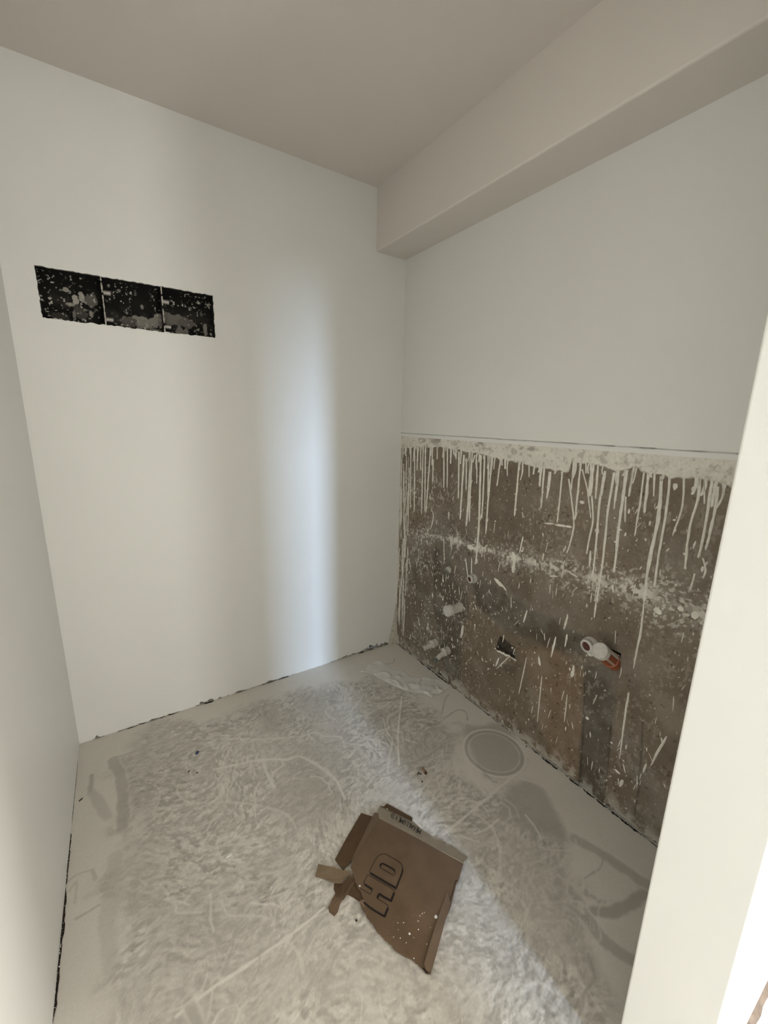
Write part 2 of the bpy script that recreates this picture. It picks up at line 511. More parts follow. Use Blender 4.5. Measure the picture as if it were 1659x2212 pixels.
for k in range(95):      # thin curling lines where something was dragged
    cx, cy = random.uniform(-1.4, -0.2), random.uniform(-1.85, -0.22)
    if not in_poly(np.array([cx]), np.array([cy]), tramp_poly)[0]:
        continue
    an = random.uniform(0, 2 * PI)
    P_ = [(cx, cy)]
    for j in range(random.randint(3, 6)):
        an += random.gauss(0, 0.55)
        L = random.uniform(0.012, 0.045)
        P_.append((P_[-1][0] + L * math.cos(an), P_[-1][1] + L * math.sin(an)))
    stroke(P_, random.uniform(0.0028, 0.0055), random.choice([0.95, 0.9, 0.85, 0.15]), random.uniform(0.35, 0.75), n=5, rough=0.5)
dust = np.clip(dust + 0.06 * (fbm(X, Y, 0.015, 101, 2) - 0.5), 0, 1)
lo = np.array([0.325, 0.298, 0.258])
hi = np.array([0.76, 0.72, 0.65])
tone = lo[None, None] * (1 - dust[..., None]) + hi[None, None] * dust[..., None]
Z = 0.0011 * (dust - 0.5) * tr + 0.0004 * (dust - 0.5)
Z = np.where(edge < 0.004, 0.0, Z)
verts = np.stack([X, Y, Z], -1).reshape(-1, 3)
idx = np.arange(nx * ny).reshape(ny, nx)
quads = np.stack([idx[:-1, :-1], idx[:-1, 1:], idx[1:, 1:], idx[1:, :-1]], -1).reshape(-1, 4)
# the floor runs on into the adjoining room
x0, x1, y0, y1 = gx[0], gx[-1], gy[0], gy[-1]
OX0, OX1, OY0 = -3.6, 2.4, -4.9
extra_v = [(OX0, OY0, 0), (OX1, OY0, 0), (OX1, y0, 0), (OX0, y0, 0), (x0, y0, 0), (x1, y0, 0), (OX0, y1, 0), (x0, y1, 0), (OX1, y1, 0), (x1, y1, 0)]
B = nx * ny
extra_f = [(B + 0, B + 1, B + 2, B + 3), (B + 3, B + 4, B + 7, B + 6), (B + 5, B + 2, B + 8, B + 9)]


def grid_mesh(name, verts, quads, tone, mat, parent=None, smooth=True, extra_v=(), extra_f=(), extra_tone=(0.5, 0.5, 0.5)):
    me = bpy.data.meshes.new(name)
    v = np.vstack([verts, np.array(extra_v).reshape(-1, 3)]) if len(extra_v) else verts
    q = np.vstack([quads, np.array(extra_f)]) if len(extra_f) else quads
    me.vertices.add(len(v))
    me.vertices.foreach_set('co', v.astype(np.float32).ravel())
    me.loops.add(q.size)
    me.loops.foreach_set('vertex_index', q.astype(np.int32).ravel())
    me.polygons.add(len(q))
    me.polygons.foreach_set('loop_start', np.arange(0, q.size, 4, dtype=np.int32))
    me.polygons.foreach_set('use_smooth', np.full(len(q), smooth))
    me.update(calc_edges=True)
    at = me.attributes.new('tone', 'FLOAT_COLOR', 'POINT')
    c = np.ones((len(v), 4), np.float32)
    c[:len(verts), :3] = tone.reshape(-1, 3)
    c[len(verts):, :3] = extra_tone
    at.data.foreach_set('color', c.ravel())
    me.validate()
    me.materials.append(mat)
    o = bpy.data.objects.new(name, me)
    link(o)
    if parent:
        o.parent = parent
    return o


floor = grid_mesh('floor', verts, quads, tone, M['floor'], extra_v=extra_v, extra_f=extra_f, extra_tone=(0.55, 0.52, 0.48))
structure(floor, 'grey floor under scuffed white plaster dust')

# ------------------------------------------------------------------ back wall with the slot for the switch box
SX0, SX1, SZ0, SZ1 = -1.515, -0.951, 1.668, 1.834


def gap_profile(xs, spots, seed):
    """height of the broken lower edge of the plaster"""
    g = np.zeros_like(xs)
    for a, b, hgt in spots:
        mid, hw = (a + b) / 2, abs(b - a) / 2
        g = np.maximum(g, hgt * np.clip(1.25 - (np.abs(xs - mid) / hw) ** 2, 0, 1))
    return 1.6 * g * np.clip(1.3 * vnoise(xs, xs * 0 + seed, 0.016, 5) + 0.6 * vnoise(xs, xs * 0 + seed, 0.005, 15) - 0.25, 0, 2) * (0.5 + 1.0 * vnoise(xs, xs * 0 + seed, 0.035, 6))


def crumble(name, P, L, n, parent, mat, rmax=0.004, seed=1, where=None):
    """small broken bits of plaster clinging along the foot of a wall"""
    rs = random.Random(seed)
    mb_ = MB()
    for k_ in range(n):
        x_ = rs.uniform(0, L)
        if where and rs.random() > where(x_):
            continue
        r_ = rs.uniform(0.0012, rmax)
        h_ = rs.uniform(0.0, 0.012) * rs.random()
        c_ = Vector(P(x_, h_ + r_ * 0.4, rs.uniform(-0.0005, 0.004)))
        pts_ = [c_ + Vector((rs.uniform(-1, 1), rs.uniform(-1, 1), rs.uniform(-1, 1))).normalized() * r_ * rs.uniform(0.6, 1.2) for _ in range(4)]
        for q_ in pts_:
            q_.z = max(q_.z, 0.0003)
        mb_.add(pts_, [(0, 1, 2), (0, 2, 3), (0, 3, 1), (1, 3, 2)])
    o_ = mb_.build(name, mat, parent)
    o_['kind'] = 'stuff'
    return o_


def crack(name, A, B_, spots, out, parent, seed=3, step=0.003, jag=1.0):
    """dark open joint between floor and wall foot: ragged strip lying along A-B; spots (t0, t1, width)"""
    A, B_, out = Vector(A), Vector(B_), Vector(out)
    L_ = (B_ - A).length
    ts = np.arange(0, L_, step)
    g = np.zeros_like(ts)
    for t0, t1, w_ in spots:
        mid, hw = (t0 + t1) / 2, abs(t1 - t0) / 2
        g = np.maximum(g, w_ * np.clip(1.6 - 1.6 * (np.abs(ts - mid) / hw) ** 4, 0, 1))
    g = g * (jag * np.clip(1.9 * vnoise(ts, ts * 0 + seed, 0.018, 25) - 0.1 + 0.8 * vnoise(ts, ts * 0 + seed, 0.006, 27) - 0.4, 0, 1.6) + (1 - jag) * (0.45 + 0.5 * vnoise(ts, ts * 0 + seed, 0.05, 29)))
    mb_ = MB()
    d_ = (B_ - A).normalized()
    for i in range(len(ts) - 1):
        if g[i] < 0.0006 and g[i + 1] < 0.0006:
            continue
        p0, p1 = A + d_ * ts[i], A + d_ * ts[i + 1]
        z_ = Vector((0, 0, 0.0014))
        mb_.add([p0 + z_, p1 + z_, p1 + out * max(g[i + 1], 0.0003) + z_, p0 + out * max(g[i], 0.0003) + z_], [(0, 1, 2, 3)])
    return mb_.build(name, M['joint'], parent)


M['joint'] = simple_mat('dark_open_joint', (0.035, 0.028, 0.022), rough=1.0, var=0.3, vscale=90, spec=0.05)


def plaster_wall(name, P, N, L, Ht, holes, spots, seed, mat, th=0.012, step=0.0022):
    """P(s, z) point on the face, N outward normal into the wall; lower edge broken away"""
    mb = MB()
    xs = np.arange(0, L + step * 0.5, step)
    zb = gap_profile(xs, spots, seed)
    n = Vector(N) * th
    V, Fc = [], []
    z1 = 0.05
    for x, z in zip(xs, zb):
        a, b = Vector(P(x, z - 0.0005)), Vector(P(x, z1))
        V += [a, b, a + n]
    for i in range(len(xs) - 1):
        a, b = i * 3, i * 3 + 3
        Fc += [(a, b, b + 1, a + 1), (a, a + 2, b + 2, b)]
    mb.add(V, Fc)
    # the rest in large faces around the holes
    cs = sorted({0.0, L} | {h[0] for h in holes} | {h[1] for h in holes})
    zs = sorted({z1, Ht} | {h[2] for h in holes} | {h[3] for h in holes})
    for i in range(len(cs) - 1):
        for j in range(len(zs) - 1):
            cx, cz = (cs[i] + cs[i + 1]) / 2, (zs[j] + zs[j + 1]) / 2
            if any(h[0] < cx < h[1] and h[2] < cz < h[3] for h in holes):
                continue
            mb.add([P(cs[i], zs[j]), P(cs[i + 1], zs[j]), P(cs[i + 1], zs[j + 1]), P(cs[i], zs[j + 1])], [(0, 1, 2, 3)])
    o = mb.build(name, mat)
    return o


wall_back = plaster_wall('wall_back', lambda s, z: (-LA - 0.02 + s, 0, z), (0, 1, 0), LA + 0.09, H,
                         [(SX0 + LA + 0.02, SX1 + LA + 0.02, SZ0, SZ1)],
                         [(s0 + LA + 0.02, s1 + LA + 0.02, hh) for s0, s1, hh in
                          ((-0.0373, -0.2738, 0.014), (-0.2582, -0.4396, 0.008), (-0.7497, -0.8116, 0.006),
                           (-0.6862, -0.8478, 0.0035), (-0.9179, -0.9681, 0.005), (-0.9975, -1.0521, 0.005),
                           (-1.0694, -1.1487, 0.010), (-1.2520, -1.2938, 0.008), (-1.2167, -1.4556, 0.0035),
                           (-1.5143, -1.5468, 0.006))], 3.3, M['paint'])
structure(wall_back, 'off-white painted back wall with a slot for the switch box')
mb = MB()
mb.box(-LA, SX0 - 0.01, 0.026, 0.05, 0, H)
mb.box(SX1 + 0.01, 0.05, 0.026, 0.05, 0, H)
mb.box(SX0 - 0.01, SX1 + 0.01, 0.026, 0.05, 0, SZ0 - 0.01)
mb.box(SX0 - 0.01, SX1 + 0.01, 0.026, 0.05, SZ1 + 0.01, H)
mb.build('masonry_core', M['masonry'], wall_back)
# ragged plaster lip round the slot
lip = MB()
for side in range(4):
    n = 70 if side < 2 else 24
    prev = None
    for k in range(n + 1):
        t = k / n
        if side == 0:
            a, d = Vector((SX0 + (SX1 - SX0) * t, 0, SZ1)), Vector((0, 0, -1))
        elif side == 1:
            a, d = Vector((SX0 + (SX1 - SX0) * t, 0, SZ0)), Vector((0, 0, 1))
        elif side == 2:
            a, d = Vector((SX0, 0, SZ0 + (SZ1 - SZ0) * t)), Vector((1, 0, 0))
        else:
            a, d = Vector((SX1, 0, SZ0 + (SZ1 - SZ0) * t)), Vector((-1, 0, 0))
        w = random.uniform(-0.0005, 0.0035) + (0.002 if random.random() < 0.15 else 0)
        p0, p1, p2 = a + Vector((0, -0.0006, 0)) - d * 0.004, a + d * w + Vector((0, -0.0004, 0)), a + d * w * 0.6 + Vector((0, 0.012, 0))
        cur = len(lip.v)
        lip.v += [tuple(p0), tuple(p1), tuple(p2)]
        if prev is not None:
            lip.f += [(prev, cur, cur + 1, prev + 1), (prev + 1, cur + 1, cur + 2, prev + 2)]
        prev = cur
lip.build('plaster_lip', M['paint'], wall_back)

# ------------------------------------------------------------------ left wall
wall_left = plaster_wall('wall_left', lambda s, z: (-LA, -s, z), (-1, 0, 0), 1.85, H, [],
                         [(-(-0.5378) - 0.03, -(-0.6124) + 0.02, 0.006), (-(-0.6518), -(-0.9711), 0.004), (-(-0.4318), -(-0.5378), 0.002)], 8.1, M['paint'], step=0.005)
structure(wall_left, 'off-white painted wall on the left of the niche')
mb = MB()
mb.box(-LA - 0.13, -LA - 0.011, -1.85, 0.05, 0, H)
mb.build('masonry_core', M['masonry'], wall_left)
mb = MB()
mb.box(-LA - 0.13, -LA, -1.856, -1.85, 0, H)
mb.box(-LA - 0.136, -LA - 0.13, -1.856, 0.0, 0, H)
mb.build('end_plaster', M['paint'], wall_left)

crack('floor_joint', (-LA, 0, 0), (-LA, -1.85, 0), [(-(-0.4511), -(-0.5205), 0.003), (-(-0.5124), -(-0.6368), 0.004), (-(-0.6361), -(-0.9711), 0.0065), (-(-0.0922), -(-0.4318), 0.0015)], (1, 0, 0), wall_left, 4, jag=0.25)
crumble('plaster_bits', lambda x, z, d: (-LA + d, -x, z), 1.8, 160, wall_left, M['paint'], 0.003, 5)
crumble('plaster_bits', lambda x, z, d: (-LA + x, -d, z), LA, 420, wall_back, M['paint'], 0.0042, 6)
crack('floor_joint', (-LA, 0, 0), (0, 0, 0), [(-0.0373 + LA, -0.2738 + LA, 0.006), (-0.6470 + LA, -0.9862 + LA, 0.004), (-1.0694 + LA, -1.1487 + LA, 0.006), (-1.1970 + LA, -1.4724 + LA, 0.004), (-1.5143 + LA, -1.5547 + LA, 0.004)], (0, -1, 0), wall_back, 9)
# rough fillet of mortar low in the corner
mbf = MB()
nz = 16
prev = None
for k in range(nz + 1):
    z = 0.26 * k / nz
    w = 0.050 * (1 - k / nz) ** 1.3 + 0.004 * random.random()
    a = len(mbf.v)
    mbf.v += [(-w, -0.0008, z), (-w * 0.4, -0.004 - 0.012 * (1 - k / nz), z), (0.004, -0.006 - 0.02 * (1 - k / nz), z)]
    if prev is not None:
        mbf.f += [(prev, prev + 1, a + 1, a), (prev + 1, prev + 2, a + 2, a + 1)]
    prev = a
M['fillet'] = simple_mat('rough_corner_plaster', (0.44, 0.415, 0.345), rough=0.9, var=0.25, vscale=60, bump=0.6, bscale=80)
mbf.build('corner_fillet', M['fillet'], wall_back, True)

# ------------------------------------------------------------------ right wall: painted above, bare cement below
WL = 1.70
mb = MB()
TH = 0.0022
# painted field above, standing a coat of plaster proud of the cement
ns = 340
for k in range(ns):
    s0, s1 = WL * k / ns, WL * (k + 1) / ns
    e0 = HP + 0.003 * (fbm(np.array([s0]), np.array([0.5]), 0.05, 3)[0] - 0.5)
    e1 = HP + 0.003 * (fbm(np.array([s1]), np.array([0.5]), 0.05, 3)[0] - 0.5)
    mb.add([wbp(s0, e0, 0), wbp(s1, e1, 0), wbp(s1, e1 + 0.02, 0), wbp(s0, e0 + 0.02, 0), wbp(s0, e0, -TH), wbp(s1, e1, -TH)],
           [(0, 3, 2, 1), (0, 1, 5, 4)])
for s0, s1 in ((0, WL),):
    mb.add([wbp(s0, HP + 0.015, 0), wbp(s1, HP + 0.015, 0), wbp(s1, H, 0), wbp(s0, H, 0)], [(0, 3, 2, 1)])
wall_right = mb.build('wall_right', M['paint'])
structure(wall_right, 'right wall, painted above and bare paint-dripped cement below')

cs_, cz_ = 560, 420
gs = np.linspace(-0.01, WL, cs_)
gz = np.linspace(0.0, HP + 0.012, cz_)
S, ZZ = np.meshgrid(gs, gz)
ce = np.array([0.182, 0.146, 0.107])
col = np.ones((cz_, cs_, 3)) * ce
col *= (0.80 + 0.40 * fbm(S, ZZ, 0.22, 201, 5))[..., None]
col *= (0.86 + 0.28 * fbm(S, ZZ, 0.03, 205, 3))[..., None]
# trowel bands
col *= (0.95 + 0.10 * fbm(S * 3, ZZ * 0.4, 0.10, 209, 3))[..., None]


def tint(poly, c, mix, soft=0.02, wob=0.02):
    global col
    ins = in_poly(S, ZZ, poly)
    d = path_dist(S, ZZ, poly + [poly[0]])
    sdv = np.where(ins, d, -d) + wob * 2 * (fbm(S, ZZ, 0.08, 211, 4) - 0.5)
    k = (sstep(-soft * 0.5, soft * 0.5, sdv) * mix)[..., None]
    col = col * (1 - k) + np.array(c) * k * (0.85 + 0.3 * fbm(S, ZZ, 0.05, 213, 4))[..., None]


# older brown render between the chases, and the grey mortar filling the chases
tint([(0.5832, 0.4265), (0.7420, 0.4721), (0.8744, 0.4548), (1.0690, 0.5090), (1.1924, 0.4681), (1.2383, 0.2051), (1.2306, 0.0127), (0.9485, 0.0107), (0.6022, 0.0277), (0.5668, 0.2430)], (0.185, 0.142, 0.098), 0.7, 0.02)
tint([(0.9033, 0.4145), (1.0702, 0.4996), (1.1947, 0.4504), (1.2365, 0.0390), (1.1089, 0.0197), (0.9931, 0.2465)], (0.225, 0.150, 0.092), 0.65, 0.06, 0.03)
tint([(1.1900, 0.4857), (1.3081, 0.5689), (1.3172, 0.4500), (1.3163, 0.2638), (1.3263, -0.0259), (1.2258, -0.0236), (1.2120, 0.2661)], (0.095, 0.078, 0.060), 0.85, 0.012, 0.008)
tint([(1.2286, 0.2777), (1.3058, 0.3036), (1.3111, 0.1823), (1.2358, 0.1423)], (0.135, 0.118, 0.100), 0.7, 0.02)
tint([(1.2813, 0.5365), (1.3659, 0.4806), (1.3944, 0.0193), (1.3301, 0.0085), (1.3169, 0.3398)], (0.170, 0.128, 0.088), 0.6, 0.05)
tint([(0.6138, 0.6016), (0.6683, 0.6483), (0.9274, 0.6161), (1.1881, 0.6058), (1.1853, 0.5209), (1.0301, 0.4893), (0.8219, 0.4742), (0.6529, 0.5039)], (0.085, 0.068, 0.050), 0.8, 0.03)
tint([(0.3302, 0.6997), (0.4373, 0.7049), (0.5039, 0.5917), (0.5879, 0.5495), (0.6065, 0.4122), (0.5584, 0.3784), (0.5809, 0.0414), (0.4614, 0.0390), (0.3401, 0.4029)], (0.100, 0.084, 0.064), 0.7, 0.02)
tint([(0.7848, 0.5799), (0.9534, 0.5861), (1.1208, 0.5639), (1.0313, 0.4798), (0.8230, 0.4636)], (0.10, 0.075, 0.05), 0.5, 0.06)
tint([(0.7908, 0.2636), (0.9341, 0.3543), (0.8941, 0.2760)], (0.085, 0.068, 0.05), 0.6, 0.03)
col *= (0.93 + 0.14 * sstep(0.45, 0.6, fbm(S, ZZ, 0.6, 221, 2)))[..., None]
# fine cracks beside the chases
for pts in ([(0.5521, 0.3756), (0.5711, 0.1936), (0.5820, 0.0287)], [(1.1995, 0.4148), (1.2217, 0.1926), (1.2331, -0.0064)], [(1.3096, 0.3346), (1.3220, 0.1519), (1.3252, -0.0686)],
            [(1.4037, 0.4007), (1.4244, 0.1816), (1.4284, 0.0522)], [(0.3384, 0.6893), (0.3494, 0.4333)]):
    d = path_dist(S, ZZ, smooth_path(pts)) + 0.003 * (fbm(S, ZZ, 0.03, 7, 3) - 0.5)
    col *= (1 - 0.5 * np.exp(-(d / 0.003) ** 2))[..., None]
# sparse dark pits
col *= (1 - 0.6 * sstep(0.80, 0.86, fbm(S, ZZ, 0.012, 231, 2)))[..., None]

# white paint brushed over the top of the cement, thin and patchy
low = [(-0.0120, 1.1990), (0.1082, 1.2119), (0.2995, 1.2241), (0.4975, 1.2196), (0.6138, 1.2117), (0.7198, 1.2006), (0.8160, 1.1942), (0.9045, 1.1848), (0.9854, 1.1796), (1.0372, 1.1837), (1.0435, 1.2192), (1.1056, 1.2202), (1.1551, 1.2141), (1.2026, 1.2039), (1.2335, 1.2133), (1.2550, 1.2215), (1.2801, 1.2098), (1.3262, 1.2094), (1.3646, 1.2030), (1.4223, 1.2076), (1.4661, 1.2056), (1.5037, 1.1956), (1.5688, 1.1776)]
ls, lz = np.array([q[0] for q in low]), np.array([q[1] for q in low])
o_ = np.argsort(ls)
zl = np.interp(S, ls[o_], lz[o_]) + 0.014 * (fbm(S, ZZ, 0.02, 241, 3) - 0.5)
cover = sstep(-0.002, 0.003, ZZ - zl)
bare = sstep(0.52, 0.66, fbm(S * 0.5, ZZ * 1.2, 0.03, 251, 4)) * sstep(0.40, 0.56, fbm(S, ZZ, 0.14, 253, 2)) * sstep(HP - 0.055, HP - 0.012, ZZ)
bare2 = sstep(0.60, 0.70, fbm(S, ZZ, 0.015, 255, 3)) * 0.35
paintk = cover * (1 - 0.65 * bare) * (1 - bare2)
# the rubbed ridge line of an old fixing rail
rail = [(0.0926, 0.7305), (0.3688, 0.7724), (0.5664, 0.7879), (0.7096, 0.7938), (0.8367, 0.7971), (0.9908, 0.8128), (1.1066, 0.8171), (1.2398, 0.8317), (1.3430, 0.8305), (1.4226, 0.8262), (1.4956, 0.8168), (1.5516, 0.8090)]
d = path_dist(S, ZZ, smooth_path(rail))
wid = 0.010 + 0.016 * sstep(0.35, 0.6, fbm(S, ZZ * 0, 0.08, 261, 2)) + 0.03 * sstep(0.9, 1.5, S)
rk = (0.35 + 0.65 * sstep(0.35, 0.6, fbm(S, ZZ, 0.07, 267, 3))) * sstep(0.05, 0.4, S) * np.exp(-(d / wid) ** 2) * sstep(0.45, 0.57, fbm(S, ZZ, 0.012, 263, 3) + 0.10 * (np.exp(-(d / 0.008) ** 2)) + 0.06 * sstep(1.0, 1.5, S))
rk2 = np.exp(-(d / (wid * 2.2)) ** 2) * sstep(0.60, 0.68, fbm(S, ZZ, 0.009, 265, 2)) * 0.8
paintk = np.maximum(paintk, np.clip(rk * 0.95, 0, 1))
paintk = np.maximum(paintk, rk2)
# streaks of paint running down beside the corner, and along the floor
stx = sstep(0.50, 0.62, fbm(S, ZZ * 0.10, 0.010, 271, 3) + 0.12 * (fbm(S, ZZ, 0.02, 273, 3) - 0.5))
paintk = np.maximum(paintk, stx * (1 - sstep(0.02, 0.13, S)) * 0.85)
paintk = np.maximum(paintk, (1 - sstep(0.004, 0.016, S + 0.01 * (fbm(S, ZZ, 0.03, 275, 3) - 0.5))) * 0.9)
sp = sstep(0.60, 0.70, fbm(S, ZZ * 0.6, 0.009, 281, 2)) * (0.25 + 0.75 * (1 - sstep(0.05, 0.55, S))) * sstep(0.35, 0.6, fbm(S, ZZ, 0.2, 283, 2))
paintk = np.maximum(paintk, sp * 0.7)
ft = (1 - sstep(0.01, 0.09, ZZ + 0.06 * (fbm(S, ZZ, 0.06, 291, 3) - 0.5))) * sstep(0.42, 0.62, fbm(S, ZZ, 0.025, 293, 4))
paintk = np.maximum(paintk, ft * 0.42)
film = sstep(0.45, 0.75, fbm(S, ZZ, 0.10, 301, 4)) * 0.10
pw = np.array([0.71, 0.68, 0.605])
paintk = np.clip(np.maximum(paintk, film), 0, 1)[..., None]
col = col * (1 - paintk) + pw * paintk * (0.9 + 0.2 * fbm(S, ZZ, 0.04, 303, 3))[..., None]
rel = -TH + 0.0008 * paintk[..., 0] * cover + 0.0010 * (fbm(S, ZZ, 0.04, 305, 4) - 0.5)
rel = np.where(S < 0.004, -TH, rel)
# broken lower edge
gapB = gap_profile(gs, [(0.27, 0.50, 0.010), (0.05, 0.2, 0.004), (0.55, 0.9, 0.004), (1.0, 1.3, 0.008), (1.25, 1.62, 0.007)], 12.7)
verts = np.stack([TB * S - rel, -S - TB * rel, ZZ], -1)
verts[0, :, 2] = gapB
verts[1, :, 2] = np.maximum(verts[1, :, 2], gapB + 0.001)
for r in range(2, 6):
    verts[r, :, 2] = np.maximum(verts[r, :, 2], verts[r - 1, :, 2] + 0.0006)
# holes broken through the cement
hole_a = [(0.8013, 0.4219), (0.8278, 0.4189), (0.8594, 0.4100), (0.8848, 0.4051), (0.8899, 0.3590), (0.8604, 0.3545), (0.8227, 0.3437), (0.7847, 0.3494), (0.7892, 0.3840)]
hole_b = [(1.2615, 0.5971), (1.2791, 0.5973), (1.3056, 0.5971), (1.3081, 0.5689), (1.3046, 0.5495), (1.2813, 0.5365), (1.2618, 0.5365), (1.2513, 0.5651)]
idx = np.arange(cs_ * cz_).reshape(cz_, cs_)
quads = np.stack([idx[:-1, :-1], idx[1:, :-1], idx[1:, 1:], idx[:-1, 1:]], -1).reshape(-1, 4)
qs, qz = (S[:-1, :-1] + S[1:, 1:]) / 2, (ZZ[:-1, :-1] + ZZ[1:, 1:]) / 2
keep = ~(in_poly(qs, qz, hole_a) | in_poly(qs, qz, hole_b))
quads = quads[keep.ravel()]
cement = grid_mesh('bare_cement', verts.reshape(-1, 3), quads, col, M['cement'], wall_right)
cement['label'] = 'brown-grey bare cement streaked with white paint'
# masonry behind, with the two pockets
mb = MB()
d0 = -0.03
mb.add([wbp(0, 0, -0.012), wbp(WL, 0, -0.012), wbp(WL, 0.02, -0.012), wbp(0, 0.02, -0.012)], [(0, 3, 2, 1)])
for hole, dep in ((hole_a, 0.028), (hole_b, 0.06)):
    n = len(hole)
    big_h = [(sum(q[0] for q in hole) / n + (a - sum(q[0] for q in hole) / n) * 1.12, sum(q[1] for q in hole) / n + (b - sum(q[1] for q in hole) / n) * 1.12) for a, b in hole]
    f_ = [wbp(a, b, -TH + 0.0002) for a, b in big_h]
    r_ = [wbp(a, b, -TH - dep + 0.006 * math.sin(7 * i)) for i, (a, b) in enumerate(hole)]
    c_ = wbp(sum(q[0] for q in hole) / n, sum(q[1] for q in hole) / n, -TH - dep)
    mb.add(f_ + r_ + [c_], [(i, (i + 1) % n, n + (i + 1) % n, n + i) for i in range(n)] + [(n + i, n + (i + 1) % n, 2 * n) for i in range(n)])
mb.build('masonry_pockets', M['masonry'], wall_right)
# chipped lip along the lower rim of the first hole
mb = MB()
for k in range(14):
    t = k / 13
    q = (0.7877, 0.3463) if k == 0 else None
    a0, a1 = (0.7849, 0.3472), (0.8904, 0.3548)
    s_, z_ = a0[0] + (a1[0] - a0[0]) * t + random.uniform(-.003, .003), a0[1] + (a1[1] - a0[1]) * t + random.uniform(-.004, .003)
    r = random.uniform(0.003, 0.007)
    P0 = [wbp(s_ + r * 1.6 * math.cos(g), z_ + r * 0.7 * math.sin(g), 0.0005) for g in np.linspace(0, 2 * PI, 6)[:-1]]
    mb.add(P0 + [wbp(s_, z_, 0.004)], [(i, 5, (i + 1) % 5) for i in range(5)])
mb.build('chipped_rim', M['drip'], wall_right)

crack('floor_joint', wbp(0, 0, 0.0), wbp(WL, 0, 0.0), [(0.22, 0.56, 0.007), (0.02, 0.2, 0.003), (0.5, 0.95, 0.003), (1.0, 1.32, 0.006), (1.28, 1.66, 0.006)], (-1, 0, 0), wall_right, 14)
crumble('plaster_bits', lambda x, z, d: wbp(x, z, d), 1.66, 420, wall_right, M['drip'], 0.0045, 7)
# ---- dried drips of paint
dr = MB()


def drip(pts, w, taper=0.75, bulb=True, point=False):
    """pts on the wall (s, z); a thin raised run of paint"""
    P = smooth_path(pts, 7)
    n = len(P)
    vs, fs = [], []
    ph = random.uniform(0, 100)
    for i, (s, z) in enumerate(P):
        t = i / (n - 1)
        ww = (0.9 if point else 1.4) * w * (1 - (1 - taper) * t) * (0.75 + 0.5 * float(vnoise(np.array(z * 1.0 + ph), np.array(ph), 0.02, 17)))
        if bulb and t > 0.93:
            ww *= 1.25
        if i == n - 1:
            ww *= 0.25
        if point:
            ww *= max(0.10, min(1.0, math.sin(PI * min(1.0, t * 0.9 + 0.04)) ** 0.7))
        s2 = s + 0.0016 * (float(vnoise(np.array(z + ph * 3), np.array(ph), 0.03, 19)) - 0.5)
        vs += [wbp(s2 - ww / 2, z, -TH - 0.0008), wbp(s2 - ww * 0.28, z, -TH + 0.0022), wbp(s2 + ww * 0.28, z, -TH + 0.0022), wbp(s2 + ww / 2, z, -TH - 0.0008)]
    for i in range(n - 1):
        a, b = i * 4, i * 4 + 4
        fs += [(a, b, b + 1, a + 1), (a + 1, b + 1, b + 2, a + 2), (a + 2, b + 2, b + 3, a + 3)]
    fs.append(tuple(range((n - 1) * 4, n * 4)))
    dr.add(vs, fs)


